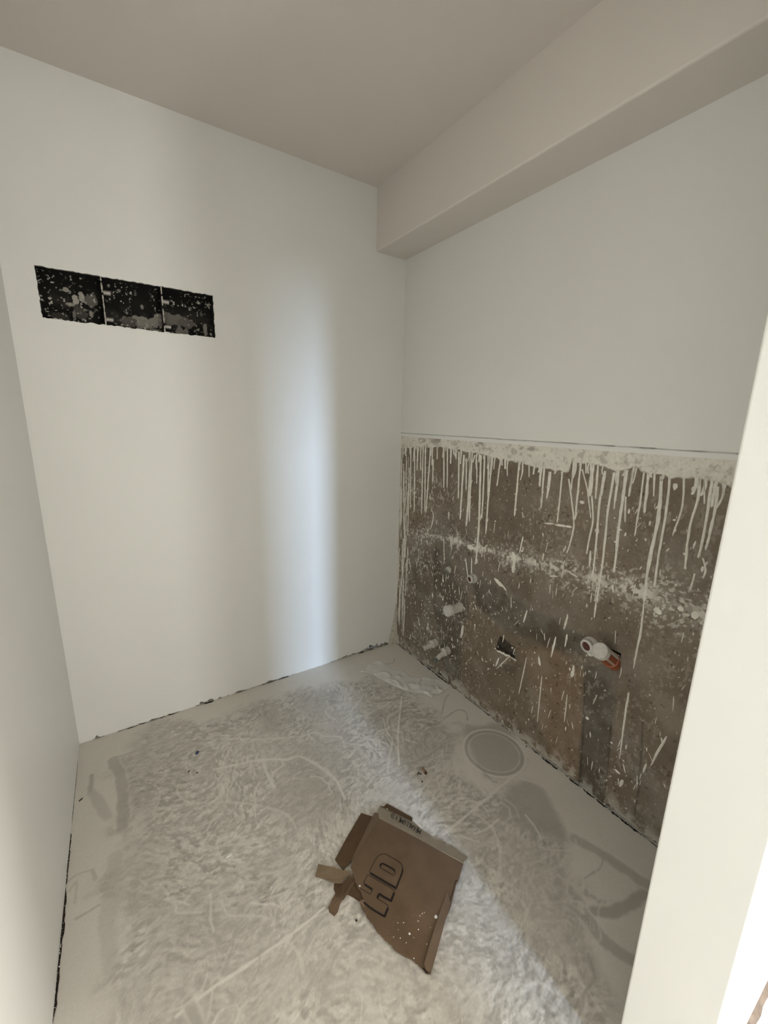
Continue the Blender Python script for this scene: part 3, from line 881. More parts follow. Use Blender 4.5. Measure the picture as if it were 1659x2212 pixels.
DRIPS = [
    ([(0.0958, 1.2116), (0.1028, 1.0446), (0.1100, 0.8729)], 0.0072),
    ([(0.1305, 1.2138), (0.1384, 1.0398), (0.1465, 0.8609)], 0.0080),
    ([(0.1546, 1.2153), (0.1560, 1.1533), (0.1575, 1.0907)], 0.0068),
    ([(0.1809, 1.2228), (0.1849, 1.1588), (0.1890, 1.0942)], 0.0066),
    ([(0.2014, 1.2240), (0.2059, 1.0456), (0.2106, 0.8612)], 0.0076),
    ([(0.2199, 1.2223), (0.2289, 1.0530), (0.2381, 0.8789)], 0.0074),
    ([(0.2611, 1.2136), (0.2546, 1.0475), (0.2478, 0.8748)], 0.0083),
    ([(0.2868, 1.1619), (0.2886, 1.1052), (0.2905, 1.0479)], 0.0070),
    ([(0.3124, 1.2253), (0.3147, 1.1950), (0.3169, 1.1645)], 0.0060),
    ([(0.3623, 1.2285), (0.3701, 1.1280), (0.3780, 1.0260)], 0.0082),
    ([(0.3885, 1.2248), (0.3952, 1.1306), (0.4020, 1.0351)], 0.0081),
    ([(0.4141, 1.2318), (0.4154, 1.1919), (0.4167, 1.1518)], 0.0102),
    ([(0.4339, 1.2278), (0.4352, 1.2120), (0.4365, 1.1963)], 0.0062),
    ([(0.4500, 1.2184), (0.4518, 1.1975), (0.4536, 1.1766)], 0.0061),
    ([(0.4693, 1.2145), (0.4768, 1.1048), (0.4844, 0.9930)], 0.0083),
    ([(0.5037, 1.2016), (0.5046, 1.0233), (0.5045, 0.8929)], 0.0096),
    ([(0.5195, 1.1875), (0.5262, 1.1133), (0.5329, 1.0383)], 0.0065),
    ([(0.5491, 1.2153), (0.5517, 1.0307), (0.5479, 0.8696)], 0.0142),
    ([(0.5544, 1.2106), (0.5588, 1.0318), (0.5661, 0.8953)], 0.0085),
    ([(0.5741, 1.2072), (0.5689, 1.1892), (0.5636, 1.1711)], 0.0097),
    ([(0.5861, 1.1882), (0.5913, 1.1336), (0.5965, 1.0786)], 0.0061),
    ([(0.6077, 1.2098), (0.6185, 1.0411), (0.6264, 0.8717), (0.6252, 0.7374), (0.6226, 0.7038)], 0.0102),
    ([(0.6308, 1.2092), (0.6379, 1.0693), (0.6416, 0.9273)], 0.0085),
    ([(0.6533, 1.2110), (0.6607, 1.1207), (0.6682, 1.0290)], 0.0077),
    ([(0.6755, 1.2104), (0.6704, 1.0393), (0.6716, 0.8616)], 0.0083),
    ([(0.6909, 1.2117), (0.6898, 1.1831), (0.6887, 1.1543)], 0.0056),
    ([(0.7219, 1.2072), (0.7176, 1.1467), (0.7132, 1.0851)], 0.0067),
    ([(0.8174, 1.1996), (0.8185, 1.0909), (0.8184, 0.9741)], 0.0077),
    ([(0.8667, 1.1911), (0.8694, 1.1672), (0.8722, 1.1433)], 0.0041),
    ([(0.9354, 1.1873), (0.9375, 1.1084), (0.9394, 1.0301)], 0.0063),
    ([(0.9609, 1.1754), (0.9615, 1.1120), (0.9590, 1.0729)], 0.0095),
    ([(1.0112, 1.1811), (1.0141, 1.0864), (1.0147, 0.9889)], 0.0063),
    ([(0.3012, 0.8973), (0.3086, 0.8571), (0.2904, 0.7927)], 0.0088),
    ([(0.4237, 0.9154), (0.4253, 0.8959), (0.4269, 0.8764)], 0.0080),
    ([(0.3973, 0.7769), (0.4046, 0.7108), (0.4119, 0.6442)], 0.0050),
    ([(0.4506, 0.7845), (0.4546, 0.7596), (0.4587, 0.7347)], 0.0056),
    ([(0.8704, 0.9008), (0.8660, 0.8665), (0.8615, 0.8317)], 0.0098),
    ([(0.8282, 0.8222), (0.8325, 0.7964), (0.8368, 0.7706)], 0.0225),
    ([(0.9726, 0.8587), (0.9720, 0.8425), (0.9715, 0.8263)], 0.0088),
    ([(1.0519, 1.2198), (1.0534, 1.1698), (1.0550, 1.1191)], 0.0069),
    ([(1.0787, 1.2178), (1.0810, 1.1092), (1.0833, 1.0162)], 0.0062),
    ([(1.0399, 1.1588), (1.0628, 1.0782), (1.0809, 0.9967), (1.0753, 0.9230), (1.0672, 0.8863)], 0.0053),
    ([(1.0861, 1.1984), (1.1137, 1.1324), (1.1410, 1.0331)], 0.0050),
    ([(1.0968, 1.2240), (1.0994, 1.2043), (1.1020, 1.1846)], 0.0055),
    ([(1.1201, 1.2218), (1.1232, 1.1650), (1.1241, 1.1071)], 0.0126),
    ([(1.1325, 1.1129), (1.1483, 1.0301), (1.1442, 0.9647), (1.1421, 0.9030)], 0.0059),
    ([(1.1406, 1.2195), (1.1441, 1.1612), (1.1477, 1.1020)], 0.0062),
    ([(1.1628, 1.1222), (1.1648, 1.0426), (1.1717, 0.9255), (1.1730, 0.8650), (1.1744, 0.8275)], 0.0066),
    ([(1.1672, 1.2008), (1.1656, 1.1575), (1.1640, 1.1136)], 0.0078),
    ([(1.1971, 1.1999), (1.1949, 1.1101), (1.1949, 1.0489), (1.2008, 0.9108), (1.2011, 0.7940), (1.1973, 0.7446)], 0.0064),
    ([(1.2107, 1.2056), (1.2126, 1.1344), (1.2141, 1.0789)], 0.0065),
    ([(1.2339, 1.2123), (1.2364, 1.1255), (1.2367, 1.0230), (1.2413, 0.9317), (1.2416, 0.8687)], 0.0088),
    ([(1.2538, 1.2105), (1.2539, 1.1697), (1.2540, 1.1284)], 0.0058),
    ([(1.2443, 1.1268), (1.2492, 1.0856), (1.2541, 1.0441)], 0.0047),
    ([(1.2880, 1.2103), (1.2902, 1.0935), (1.2895, 1.0056)], 0.0048),
    ([(1.3013, 1.2079), (1.3039, 1.1467), (1.3067, 1.0844)], 0.0073),
    ([(1.3172, 1.2098), (1.3215, 1.1751), (1.3259, 1.1403)], 0.0049),
    ([(1.3375, 1.2044), (1.3474, 1.0806), (1.3436, 0.9613), (1.3444, 0.8683), (1.3481, 0.8045)], 0.0089),
    ([(1.3600, 1.2034), (1.3655, 1.1001), (1.3663, 0.9555), (1.3698, 0.8603)], 0.0062),
    ([(1.3950, 1.2115), (1.4040, 1.1229), (1.3932, 1.0315)], 0.0048),
    ([(1.4331, 1.2089), (1.4391, 1.1516), (1.4323, 1.0756), (1.4359, 0.9918), (1.4404, 0.9421)], 0.0061),
    ([(1.4450, 1.2104), (1.4506, 1.1753), (1.4562, 1.1399)], 0.0041),
    ([(1.4630, 1.2092), (1.4682, 1.0651), (1.4656, 0.9850)], 0.0070),
    ([(1.4785, 1.1937), (1.4827, 1.1232), (1.4798, 1.0120)], 0.0068),
    ([(1.4774, 0.9886), (1.4885, 0.9577), (1.4867, 0.9302)], 0.0052),
    ([(1.1539, 0.9205), (1.1560, 0.8905), (1.1582, 0.8603)], 0.0100),
    ([(1.2326, 1.0221), (1.2394, 1.0182), (1.2462, 1.0144)], 0.0119),
    ([(1.4651, 0.9384), (1.4637, 0.9124), (1.4622, 0.8861)], 0.0046),
    ([(1.1965, 0.8444), (1.1943, 0.7939), (1.1920, 0.7425)], 0.0035),
    ([(1.3476, 0.8086), (1.3525, 0.7095), (1.3509, 0.6427), (1.3505, 0.5664)], 0.0107),
    ([(1.1984, 0.7445), (1.1992, 0.7141), (1.2000, 0.6835)], 0.0096),
    ([(1.3484, 0.4784), (1.3479, 0.3978), (1.3550, 0.2177)], 0.0098),
    ([(1.0644, 0.5462), (1.0601, 0.4994), (1.0557, 0.4518)], 0.0117),
    ([(1.1077, 0.5767), (1.1074, 0.5496), (1.1070, 0.5222)], 0.0109),
    ([(1.1017, 0.6537), (1.0981, 0.6219), (1.0945, 0.5897)], 0.0110),
    ([(0.9248, 0.5986), (0.9191, 0.5681), (0.9133, 0.5373)], 0.0111),
    ([(1.4751, 0.4003), (1.4593, 0.3280), (1.4479, 0.2656)], 0.0098),
    ([(1.4354, 0.2643), (1.4327, 0.2439), (1.4299, 0.2234)], 0.0090),
    ([(1.3673, 0.2086), (1.3732, 0.1945), (1.3791, 0.1805)], 0.0069),
    ([(0.8606, 0.3524), (0.8295, 0.3048), (0.7971, 0.2554)], 0.0103),
    ([(0.8044, 0.3156), (0.7976, 0.2898), (0.7908, 0.2636)], 0.0104),
    ([(0.9461, 0.3934), (0.9366, 0.3007), (0.9268, 0.2049)], 0.0069),
    ([(1.0253, 0.3521), (1.0270, 0.2462), (1.0287, 0.1375)], 0.0063),
    ([(1.1402, 0.3389), (1.1411, 0.2784), (1.1420, 0.2169)], 0.0055),
    ([(1.3759, 0.1489), (1.3728, 0.1318), (1.3697, 0.1145)], 0.0142),
    ([(0.5962, 0.7277), (0.5998, 0.6886), (0.6034, 0.6492)], 0.0088),
    ([(0.5574, 0.7161), (0.5690, 0.6730), (0.5806, 0.6299)], 0.0090),
    ([(0.5719, 0.3720), (0.5671, 0.3347), (0.5622, 0.2969)], 0.0190)]
for pts, w in DRIPS:
    drip(pts, w, point=pts[0][1] < 0.93)
for k in range(60):   # short runs under the band
    s = random.uniform(0.02, 1.62)
    z = float(np.interp(s, ls[o_], lz[o_])) + 0.004
    L = random.choice([0.02, 0.03, 0.04, 0.06, 0.09]) * random.uniform(0.7, 1.3)
    drip([(s, z), (s + random.uniform(-.004, .004), z - L * .5), (s + random.uniform(-.006, .004), z - L)], random.uniform(.004, .009))
for k in range(34):   # runs in the corner
    s = random.uniform(0.004, 0.10) ** 1.0
    z = random.uniform(0.25, 1.18)
    drip([(s, z), (s + random.uniform(-.003, .003), z - random.uniform(.04, .12)), (s + random.uniform(-.004, .004), z - random.uniform(.13, .26))], random.uniform(.003, .006))
for k in range(75):  # broken pieces of run lower down
    s, z = random.uniform(0.05, 1.6), random.uniform(0.12, 0.95)
    L = random.uniform(.012, .05)
    tl = random.gauss(0, 0.12)
    drip([(s, z), (s + tl * L * 0.5 + random.uniform(-.001, .001), z - L * 0.5), (s + tl * L, z - L)], random.uniform(.0025, .0055), 0.6, False, True)
o = dr.build('paint_drips', M['drip'], wall_right, True)
o['kind'] = 'stuff'
o['label'] = 'white paint drips down the bare cement'

# ---- splashes of paint
spl = MB()


def splash(s, z, a, b, ang, h=0.0002):
    k = random.choice([6, 7, 8])
    ca_, sa_ = math.cos(ang), math.sin(ang)
    vs = []
    for i in range(k):
        t = 2 * PI * i / k
        r = random.uniform(0.75, 1.2)
        u, v = a * r * math.cos(t), b * r * math.sin(t)
        vs.append(wbp(s + u * ca_ - v * sa_, z + u * sa_ + v * ca_, -TH - 0.0006))
    vs.append(wbp(s, z, h))
    spl.add(vs, [(i, k, (i + 1) % k) for i in range(k)])


for k in range(1350):
    s, z = random.uniform(0.02, 1.66), random.uniform(0.02, 1.12)
    dens = 0.45 + 0.55 * float(vnoise(np.array(s), np.array(z), 0.18, 401))
    if s < 0.75 and z < 0.8:
        dens += 0.25
    if random.random() > dens:
        continue
    r = random.choice([0.0012, 0.0015, 0.0018, 0.002, 0.0025, 0.003, 0.0042])
    if random.random() < 0.55:
        splash(s, z, r * 0.8, r * random.uniform(1.5, 4.5), random.gauss(0, 0.2))
    else:
        splash(s, z, r, r * random.uniform(0.9, 1.3), random.uniform(0, PI))
for k in range(90):      # scratches and flicks
    s, z = random.uniform(0.05, 1.6), random.uniform(0.1, 1.1)
    splash(s, z, 0.0014, random.uniform(.010, .030), random.gauss(0, 0.45), -0.0010)
for k in range(110):     # dense spatter by the pipes
    s, z = random.gauss(0.42, 0.12), random.gauss(0.45, 0.17)
    if 0.02 < s < 1.6 and 0.02 < z < 1.1:
        r = random.uniform(.0015, .005)
        splash(s, z, r * 0.9, r * random.uniform(1.2, 3.6), random.gauss(0, 0.3))
for k in range(1500):    # fine specks
    s, z = random.uniform(0.02, 1.66), random.uniform(0.02, 1.15)
    if random.random() > 0.25 + 0.9 * float(vnoise(np.array(s + 5), np.array(z), 0.11, 411)):
        continue
    r = random.uniform(.0008, .0017)
    splash(s, z, r, r * random.choice([1.0, 1.2, 2.0, 3.5]), random.gauss(0, 0.25), -0.0008)
for (s, z), a, b, ang in [((0.9806, 0.9791), 0.0294, 0.0053, 0.15),
    ((1.0293, 0.9828), 0.0316, 0.0069, 0.10),
    ((1.0628, 0.9851), 0.0179, 0.0051, 0.10),
    ((0.5858, 0.7749), 0.0265, 0.0177, 0.00),
    ((0.6185, 0.7749), 0.0200, 0.0087, 0.00),
    ((1.1493, 0.4318), 0.0106, 0.0201, 0.00),
    ((1.1509, 0.4484), 0.0070, 0.0272, 0.00),
    ((0.7629, 0.6635), 0.0330, 0.0126, -0.50),
    ((0.7898, 0.6558), 0.0372, 0.0062, -0.60),
    ((1.2612, 1.0811), 0.0042, 0.0118, 0.00),
    ((1.2608, 1.0040), 0.0049, 0.0105, 0.00),
    ((1.3229, 1.0028), 0.0033, 0.0072, 0.00),
    ((1.3269, 1.0574), 0.0032, 0.0114, 0.00),
    ((1.4802, 0.9557), 0.0053, 0.0145, 0.00),
    ((1.3770, 1.1773), 0.0082, 0.0134, 0.00),
    ((1.4223, 1.1786), 0.0066, 0.0091, 0.00),
    ((1.1001, 1.0829), 0.0119, 0.0097, 0.00),
    ((1.0054, 0.4083), 0.0083, 0.0256, 0.30),
    ((1.1363, 0.4441), 0.0053, 0.0110, 0.00),
    ((1.3204, 0.2574), 0.0059, 0.0052, 0.00),
    ((1.2267, 0.2922), 0.0082, 0.0072, 0.00),
    ((1.3547, 0.1637), 0.0143, 0.0069, -0.30),
    ((1.3896, 0.7896), 0.0161, 0.0117, -0.40),
    ((1.4844, 0.8149), 0.0162, 0.0178, -0.30),
    ((1.4479, 0.8216), 0.0114, 0.0098, 0.00),
    ((1.5193, 0.8085), 0.0124, 0.0120, 0.00),
    ((0.8380, 0.7852), 0.0093, 0.0396, 0.00),
    ((0.8368, 0.7520), 0.0105, 0.0239, 0.00),
    ((1.1073, 0.8120), 0.0262, 0.0034, -0.20),
    ((1.0252, 0.7806), 0.0250, 0.0045, 0.30)]:
    splash(s, z, a, b, ang)
o = spl.build('paint_splashes', M['drip'], wall_right)
o['kind'] = 'stuff'
o['label'] = 'white paint specks spattered over the bare cement'

# ------------------------------------------------------------------ ceiling, beam, partition
mb = MB()
mb.box(-3.6, 2.4, -4.9, 0.06, H, H + 0.1)
structure(mb.build('ceiling', M['ceiling']), 'plain off-white ceiling')


def beam_pt(s, d, z):
    return (TB * s - d, -s, z)


vs, fs = [], []
r = 0.006
prof = [(BW, H), (BW, H - BD + r), (BW - r * 0.3, H - BD + r * 0.3), (BW - r, H - BD), (0, H - BD), (-0.03, H - BD), (-0.03, H)]
for s in (0.0, 1.70):
    for d, z in prof:
        vs.append(beam_pt(s, d, z))
k = len(prof)
fs = [(i, (i + 1) % k, k + (i + 1) % k, k + i) for i in range(k)]
structure(mesh_obj('ceiling_beam', vs, fs, M['ceiling']), 'boxed beam along the top of the right wall')

bm = bmesh.new()
bmesh.ops.create_cube(bm, size=1.0)
for v in bm.verts:
    v.co = Vector((SX + (v.co.x + 0.5) * (2.4 - SX), SY2 + (v.co.y + 0.5) * (SY - SY2), (v.co.z + 0.5) * H))
ed = [e for e in bm.edges if all(abs(v.co.x - SX) < 1e-4 for v in e.verts) and abs(e.verts[0].co.z - e.verts[1].co.z) > 1]
bmesh.ops.bevel(bm, geom=ed, offset=0.004, segments=3, affect='EDGES', profile=0.5)
me = bpy.data.meshes.new('wall_partition')
bm.to_mesh(me)
bm.free()
me.materials.append(M['paint'])
part = link(bpy.data.objects.new('wall_partition', me))
structure(part, 'white end of the partition wall at the opening')
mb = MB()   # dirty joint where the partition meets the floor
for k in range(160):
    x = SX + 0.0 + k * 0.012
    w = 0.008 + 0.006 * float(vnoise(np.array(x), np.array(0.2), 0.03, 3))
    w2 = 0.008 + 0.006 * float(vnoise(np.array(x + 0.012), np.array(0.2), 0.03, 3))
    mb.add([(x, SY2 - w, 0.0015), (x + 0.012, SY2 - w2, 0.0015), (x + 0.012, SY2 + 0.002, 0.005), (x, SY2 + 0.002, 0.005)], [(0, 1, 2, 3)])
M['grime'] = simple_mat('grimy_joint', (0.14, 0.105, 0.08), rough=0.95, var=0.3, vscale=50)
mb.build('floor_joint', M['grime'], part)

mb = MB()
mb.box(-LA, SX, SY2, SY, 2.16, H)  # unseen head, added to keep light off the ceiling and upper walls
structure(mb.build('added_head_1', M['paint']), 'unseen door head added over the opening to dim the ceiling')

# ------------------------------------------------------------------ adjoining room that brings in the daylight


def wall_with_windows(name, axis, pos, a0, a1, holes, inward):
    """flat wall in plane x=pos or y=pos with rectangular window openings (a0,a1,z0,z1)"""
    mb = MB()
    th = 0.12 * inward

    def pt(a, z, d=0):
        return (pos - d, a, z) if axis == 'x' else (a, pos - d, z)
    cs = sorted({a0, a1} | {h[0] for h in holes} | {h[1] for h in holes})
    zs = sorted({0.0, H} | {h[2] for h in holes} | {h[3] for h in holes})
    for i in range(len(cs) - 1):
        for j in range(len(zs) - 1):
            ca2, cz2 = (cs[i] + cs[i + 1]) / 2, (zs[j] + zs[j + 1]) / 2
            if any(h[0] < ca2 < h[1] and h[2] < cz2 < h[3] for h in holes):
                continue
            for d in (0, th):
                mb.add([pt(cs[i], zs[j], d), pt(cs[i + 1], zs[j], d), pt(cs[i + 1], zs[j + 1], d), pt(cs[i], zs[j + 1], d)], [(0, 1, 2, 3)])
    for h in holes:
        c = [(h[0], h[2]), (h[1], h[2]), (h[1], h[3]), (h[0], h[3])]
        for i in range(4):
            (p0, q0), (p1, q1) = c[i], c[(i + 1) % 4]
            mb.add([pt(p0, q0), pt(p1, q1), pt(p1, q1, th), pt(p0, q0, th)], [(0, 1, 2, 3)])
    return structure(mb.build(name, M['outer_paint']))


wall_with_windows('wall_outer_back', 'y', -4.9, -3.6, 2.4, [(-3.0, -1.6, 0.65, 1.95), (-1.28, -0.45, 0.0, 1.86), (0.05, 0.39, 0.65, 1.95)], 1)
wall_with_windows('wall_outer_left', 'x', -3.6, -4.9, -1.80, [], 1)
wall_with_windows('wall_outer_right', 'x', 2.4, -4.9, -1.82, [(-4.3, -2.9, 0.85, 2.15)], -1)
mb = MB()
mb.box(-1.57, -0.818, -3.12, -3.0, 0, H)  # unseen slab added to cut off the left side of the light stripe
structure(mb.build('added_light_blocker', M['outer_paint']))
mb = MB()
mb.box(-3.6, -LA - 0.136, -1.856, -1.80, 0, H)
structure(mb.build('wall_outer_side', M['outer_paint']))

# ------------------------------------------------------------------ triple switch box in the back wall
box = empty('switch_box', ((SX0 + SX1) / 2, 0.02, SZ0))
tag(box, 'black three-gang switch box sunk in the off-white wall, splashed with white plaster', 'switch box')
bx, bz = box.location.x, box.location.z
by = box.location.y
DEP = 0.052
divs = [-1.3310, -1.1390]


def back_panel(x0, x1, z0, z1, y, seed, streak):
    n_x, n_z = int((x1 - x0) / 0.0016), int((z1 - z0) / 0.0016)
    a = np.linspace(x0, x1, n_x)
    c = np.linspace(z0, z1, n_z)
    A, Cc = np.meshgrid(a, c)
    u, v = (A - x0) / (x1 - x0), (Cc - z0) / (z1 - z0)
    t = np.ones((n_z, n_x, 3)) * np.array([0.0045, 0.004, 0.003])
    haze = sstep(0.35, 0.8, fbm(A, Cc, 0.05, seed, 4)) * (1 - sstep(0.35, 0.85, v)) * 0.55
    t = t * (1 - haze[..., None]) + np.array([0.05, 0.044, 0.037]) * haze[..., None]
    for (cu, cv, ru, rv, val) in streak:
        d = ((u - cu) / ru) ** 2 + ((v - cv) / rv) ** 2 + 2.4 * (fbm(A, Cc, 0.014, seed + 5, 4) - 0.5)
        k = (1 - sstep(0.75, 1.0, d))[..., None]
        t = t * (1 - k) + np.array([0.36, 0.33, 0.285]) * val ** 1.5 * k
    sp_ = sstep(0.70, 0.76, fbm(A, Cc, 0.007, seed + 9, 2)) * sstep(0.3, 0.6, fbm(A, Cc, 0.06, seed + 11, 2))
    t = t * (1 - sp_[..., None]) + np.array([0.45, 0.42, 0.37]) * sp_[..., None]
    V = np.stack([A - bx, np.full_like(A, y - by), Cc - bz], -1).reshape(-1, 3)
    ii = np.arange(n_x * n_z).reshape(n_z, n_x)
    Q = np.stack([ii[:-1, :-1], ii[:-1, 1:], ii[1:, 1:], ii[1:, :-1]], -1).reshape(-1, 4)
    return grid_mesh('back_plate', V, Q, t, M['black'], box)


bnds = [SX0 - 0.004] + divs + [SX1 + 0.004]
streaks = [
    [(0.55, 0.50, 0.055, 0.11, 1.0), (0.65, 0.58, 0.05, 0.09, 0.9), (0.82, 0.55, 0.10, 0.15, 0.45), (0.42, 0.68, 0.045, 0.05, 0.9), (0.45, 0.40, 0.07, 0.05, 0.8), (0.6, 0.28, 0.12, 0.14, 0.3), (0.3, 0.15, 0.2, 0.1, 0.25), (0.78, 0.28, 0.03, 0.1, 0.8), (0.5, 0.2, 0.03, 0.12, 0.6)],
    [(0.70, 0.22, 0.30, 0.13, 0.7), (0.93, 0.34, 0.10, 0.14, 0.7), (0.4, 0.2, 0.15, 0.1, 0.4), (0.65, 0.55, 0.03, 0.05, 0.7), (0.12, 0.88, 0.02, 0.03, 0.7), (0.28, 0.82, 0.03, 0.03, 0.7), (0.25, 0.05, 0.1, 0.05, 0.4), (0.85, 0.08, 0.12, 0.06, 0.6)],
    [(0.15, 0.38, 0.25, 0.14, 0.55), (0.45, 0.33, 0.18, 0.10, 0.45), (0.82, 0.24, 0.05, 0.17, 0.75), (0.55, 0.66, 0.045, 0.045, 0.5), (0.35, 0.10, 0.14, 0.13, 0.6), (0.76, 0.58, 0.03, 0.05, 0.4), (0.68, 0.22, 0.02, 0.03, 0.8)]]
for i in range(3):
    back_panel(bnds[i], bnds[i + 1], SZ0 - 0.004, SZ1 + 0.004, DEP, 501 + 20 * i, streaks[i])
M['black_side'] = simple_mat('black_box_side', (0.006, 0.005, 0.004), rough=0.75, var=0.5, vscale=60)


def box_part(name, x0, x1, y0, y1, z0, z1, mat):
    mb_ = MB()
    mb_.box(x0 - bx, x1 - bx, y0 - by, y1 - by, z0 - bz, z1 - bz)
    return mb_.build(name, mat, box)


box_part('top_plate', SX0 - 0.004, SX1 + 0.004, 0.008, DEP, SZ1 + 0.0005, SZ1 + 0.004, M['black_side'])
box_part('bottom_plate', SX0 - 0.004, SX1 + 0.004, 0.008, DEP, SZ0 - 0.004, SZ0 - 0.0005, M['black_side'])
box_part('side_plate', SX0 - 0.004, SX0 - 0.0005, 0.008, DEP, SZ0, SZ1, M['black_side'])
box_part('side_plate', SX1 + 0.0005, SX1 + 0.004, 0.008, DEP, SZ0, SZ1, M['black_side'])
for dx in divs:
    for off in (-0.0026, 0.0008):
        d_ = box_part('divider', dx + off, dx + off + 0.0016, 0.006, DEP, SZ0, SZ1, M['black_side'])
    mb_ = MB()
    zz = SZ0
    while zz < SZ1 - 0.002:
        z2 = min(SZ1, zz + random.uniform(.006, .014))
        if random.random() < 0.88:
            w_ = random.uniform(0.0012, 0.0026)
            mb_.box(dx - w_ - bx, dx + w_ - bx, 0.0035 - by, 0.0062 - by, zz - bz, z2 - bz)
        zz = z2
    mb_.build('plaster_edge', M['edge'], box)
    for zq in (SZ1 - 0.049, SZ0 + 0.026):
        mb_ = MB()
        mb_.lathe([(0.0075, 0.0), (0.0085, 0.001), (0.0085, 0.022), (0.0070, 0.0235), (0.0045, 0.0235), (0.0045, 0.016)], (dx + 0.0024 - bx, 0.026 - by, zq - bz), (1, 0, 0), 20)
        auto_smooth(mb_.build('screw_post', M['steel'], box))

# ------------------------------------------------------------------ pipe ends in the right wall
OUT = Vector((-1, -TB, 0)).normalized()


def pipe_thing(name, s, z, label, cat, group=None):
    e = empty(name, wbp(s, z, -TH))
    tag(e, label, cat, group)
    return e


def lathe_part(name, root, prof, org, axis, mat, seg=28, **k):
    mb_ = MB()
    mb_.lathe(prof, org, axis, seg, **k)
    return auto_smooth(mb_.build(name, mat, root))


# orange drain with white cap
s, z = (1.2841, 0.5612)
t = pipe_thing('drain_pipe', s, z, 'orange drain pipe stub with a white cap, angled up out of the cement', 'pipe')
ax = Vector((-0.74, 0.06, 0.56)).normalized()
lathe_part('pipe', t, [(0.026, -0.02), (0.026, 0.010), (0.0285, 0.012), (0.0285, 0.024), (0.0250, 0.026), (0.0250, 0.105)], (0, 0, -0.004), ax, M['terracotta'])
lathe_part('cap', t, [(0.0262, 0.088), (0.0276, 0.089), (0.0278, 0.106), (0.0262, 0.1105), (0.023, 0.1115), (0.022, 0.1095), (0.010, 0.110), (0.0, 0.1102)], (0, 0, -0.004), ax, M['white_pvc'], 36)
side = ax.cross(Vector((0, 1, 0))).normalized()
u_ = ax.cross(side)
for a0, l0, l1, w in ((0.62, 0.027, 0.090, 0.09), (0.46, 0.027, 0.088, 0.05), (-0.55, 0.013, 0.09, 0.42), (-1.05, 0.013, 0.09, 0.45), (-1.6, 0.013, 0.09, 0.4)):
    mb_ = MB()
    V_ = []
    for l in np.linspace(l0, l1, 5):
        for a in (a0 - w / 2, a0, a0 + w / 2):
            V_.append(Vector((0, 0, -0.004)) + ax * l + (u_ * math.cos(a) + side * math.sin(a)) * (0.0295 if l < 0.0255 else 0.0258))
    mb_.add(V_, [(i * 3 + j, i * 3 + j + 1, i * 3 + j + 4, i * 3 + j + 3) for i in range(4) for j in range(2)])
    mb_.build('paint_run', M['drip'], t)

# capped white pipe
s, z = (0.5452, 0.4549)
t = pipe_thing('capped_pipe', s, z, 'white paint-coated pipe stub with a round cap, between the thin fittings', 'pipe')
ax = Vector((-1, 0.10, -0.05)).normalized()
lathe_part('pipe', t, [(0.024, -0.01), (0.024, 0.004), (0.0225, 0.008), (0.0215, 0.06)], (0, 0, 0), ax, M['painted_pipe'])
lathe_part('cap', t, [(0.022, 0.055), (0.027, 0.056), (0.0275, 0.058), (0.0275, 0.084), (0.0255, 0.087), (0.023, 0.0875), (0.022, 0.0862), (0.0, 0.0865)], (0, 0, 0), ax, M['white_pvc'], 36)
mb_ = MB()
for k in range(20):
    a = 2 * PI * k / 20
    r = random.uniform(0.0235, 0.029)
    V_ = [(0.001, math.cos(a - .2) * 0.022, math.sin(a - .2) * 0.022), (0.001, math.cos(a + .2) * 0.022, math.sin(a + .2) * 0.022), (0.001, math.cos(a) * r, math.sin(a) * r), (-0.006, math.cos(a) * 0.024, math.sin(a) * 0.024)]
    mb_.add(V_, [(0, 2, 3), (2, 1, 3), (1, 0, 3)])
mb_.build('paint_collar', M['drip'], t)
lathe_part('rust_stain_ring', t, [(0.0240, -0.004), (0.0245, 0.0), (0.0238, 0.003)], (0, 0, -0.002), ax, M['rust'], close=False)

# the two small plugged water outlets near the floor
for (px_s, px_z), lab, mats, tilt, lg in (((0.3792, 0.1806), 'paint-coated water outlet with a blunt plug, nearest the corner by the floor', ('painted_pipe', 'painted_pipe'), (-1, 0.12, -0.22), 0.058),
                                           ((0.4755, 0.1830), 'paint-coated water outlet with a green-tipped plug, low by the floor', ('painted_pipe', 'green'), (-1, -0.05, -0.40), 0.075)):
    t = pipe_thing('water_outlet', px_s, px_z, lab, 'pipe')
    ax = Vector(tilt).normalized()
    ax0 = Vector((-1, 0, -0.08)).normalized()
    lathe_part('socket', t, [(0.022, -0.01), (0.0225, 0.008), (0.020, 0.012), (0.0225, 0.016), (0.022, 0.030), (0.017, 0.034)], (0, 0, 0), ax0, M['painted_pipe'], 8 if lg < .06 else 10)
    st = ax0 * 0.03 + Vector((0, 0, -0.004))
    pr = [(0.0125, -0.004), (0.0125, lg * 0.45), (0.0115, lg * 0.5), (0.0115, lg * 0.72), (0.0105, lg * 0.75)]
    pl = lathe_part('plug', t, pr, st, ax, M[mats[0]], 14)
    lathe_part('plug_tip', t, [(0.0122, lg * 0.68), (0.0132, lg * 0.70), (0.0128, lg * 0.80), (0.0, lg * 0.805)], st, ax, M[mats[1]], 14)

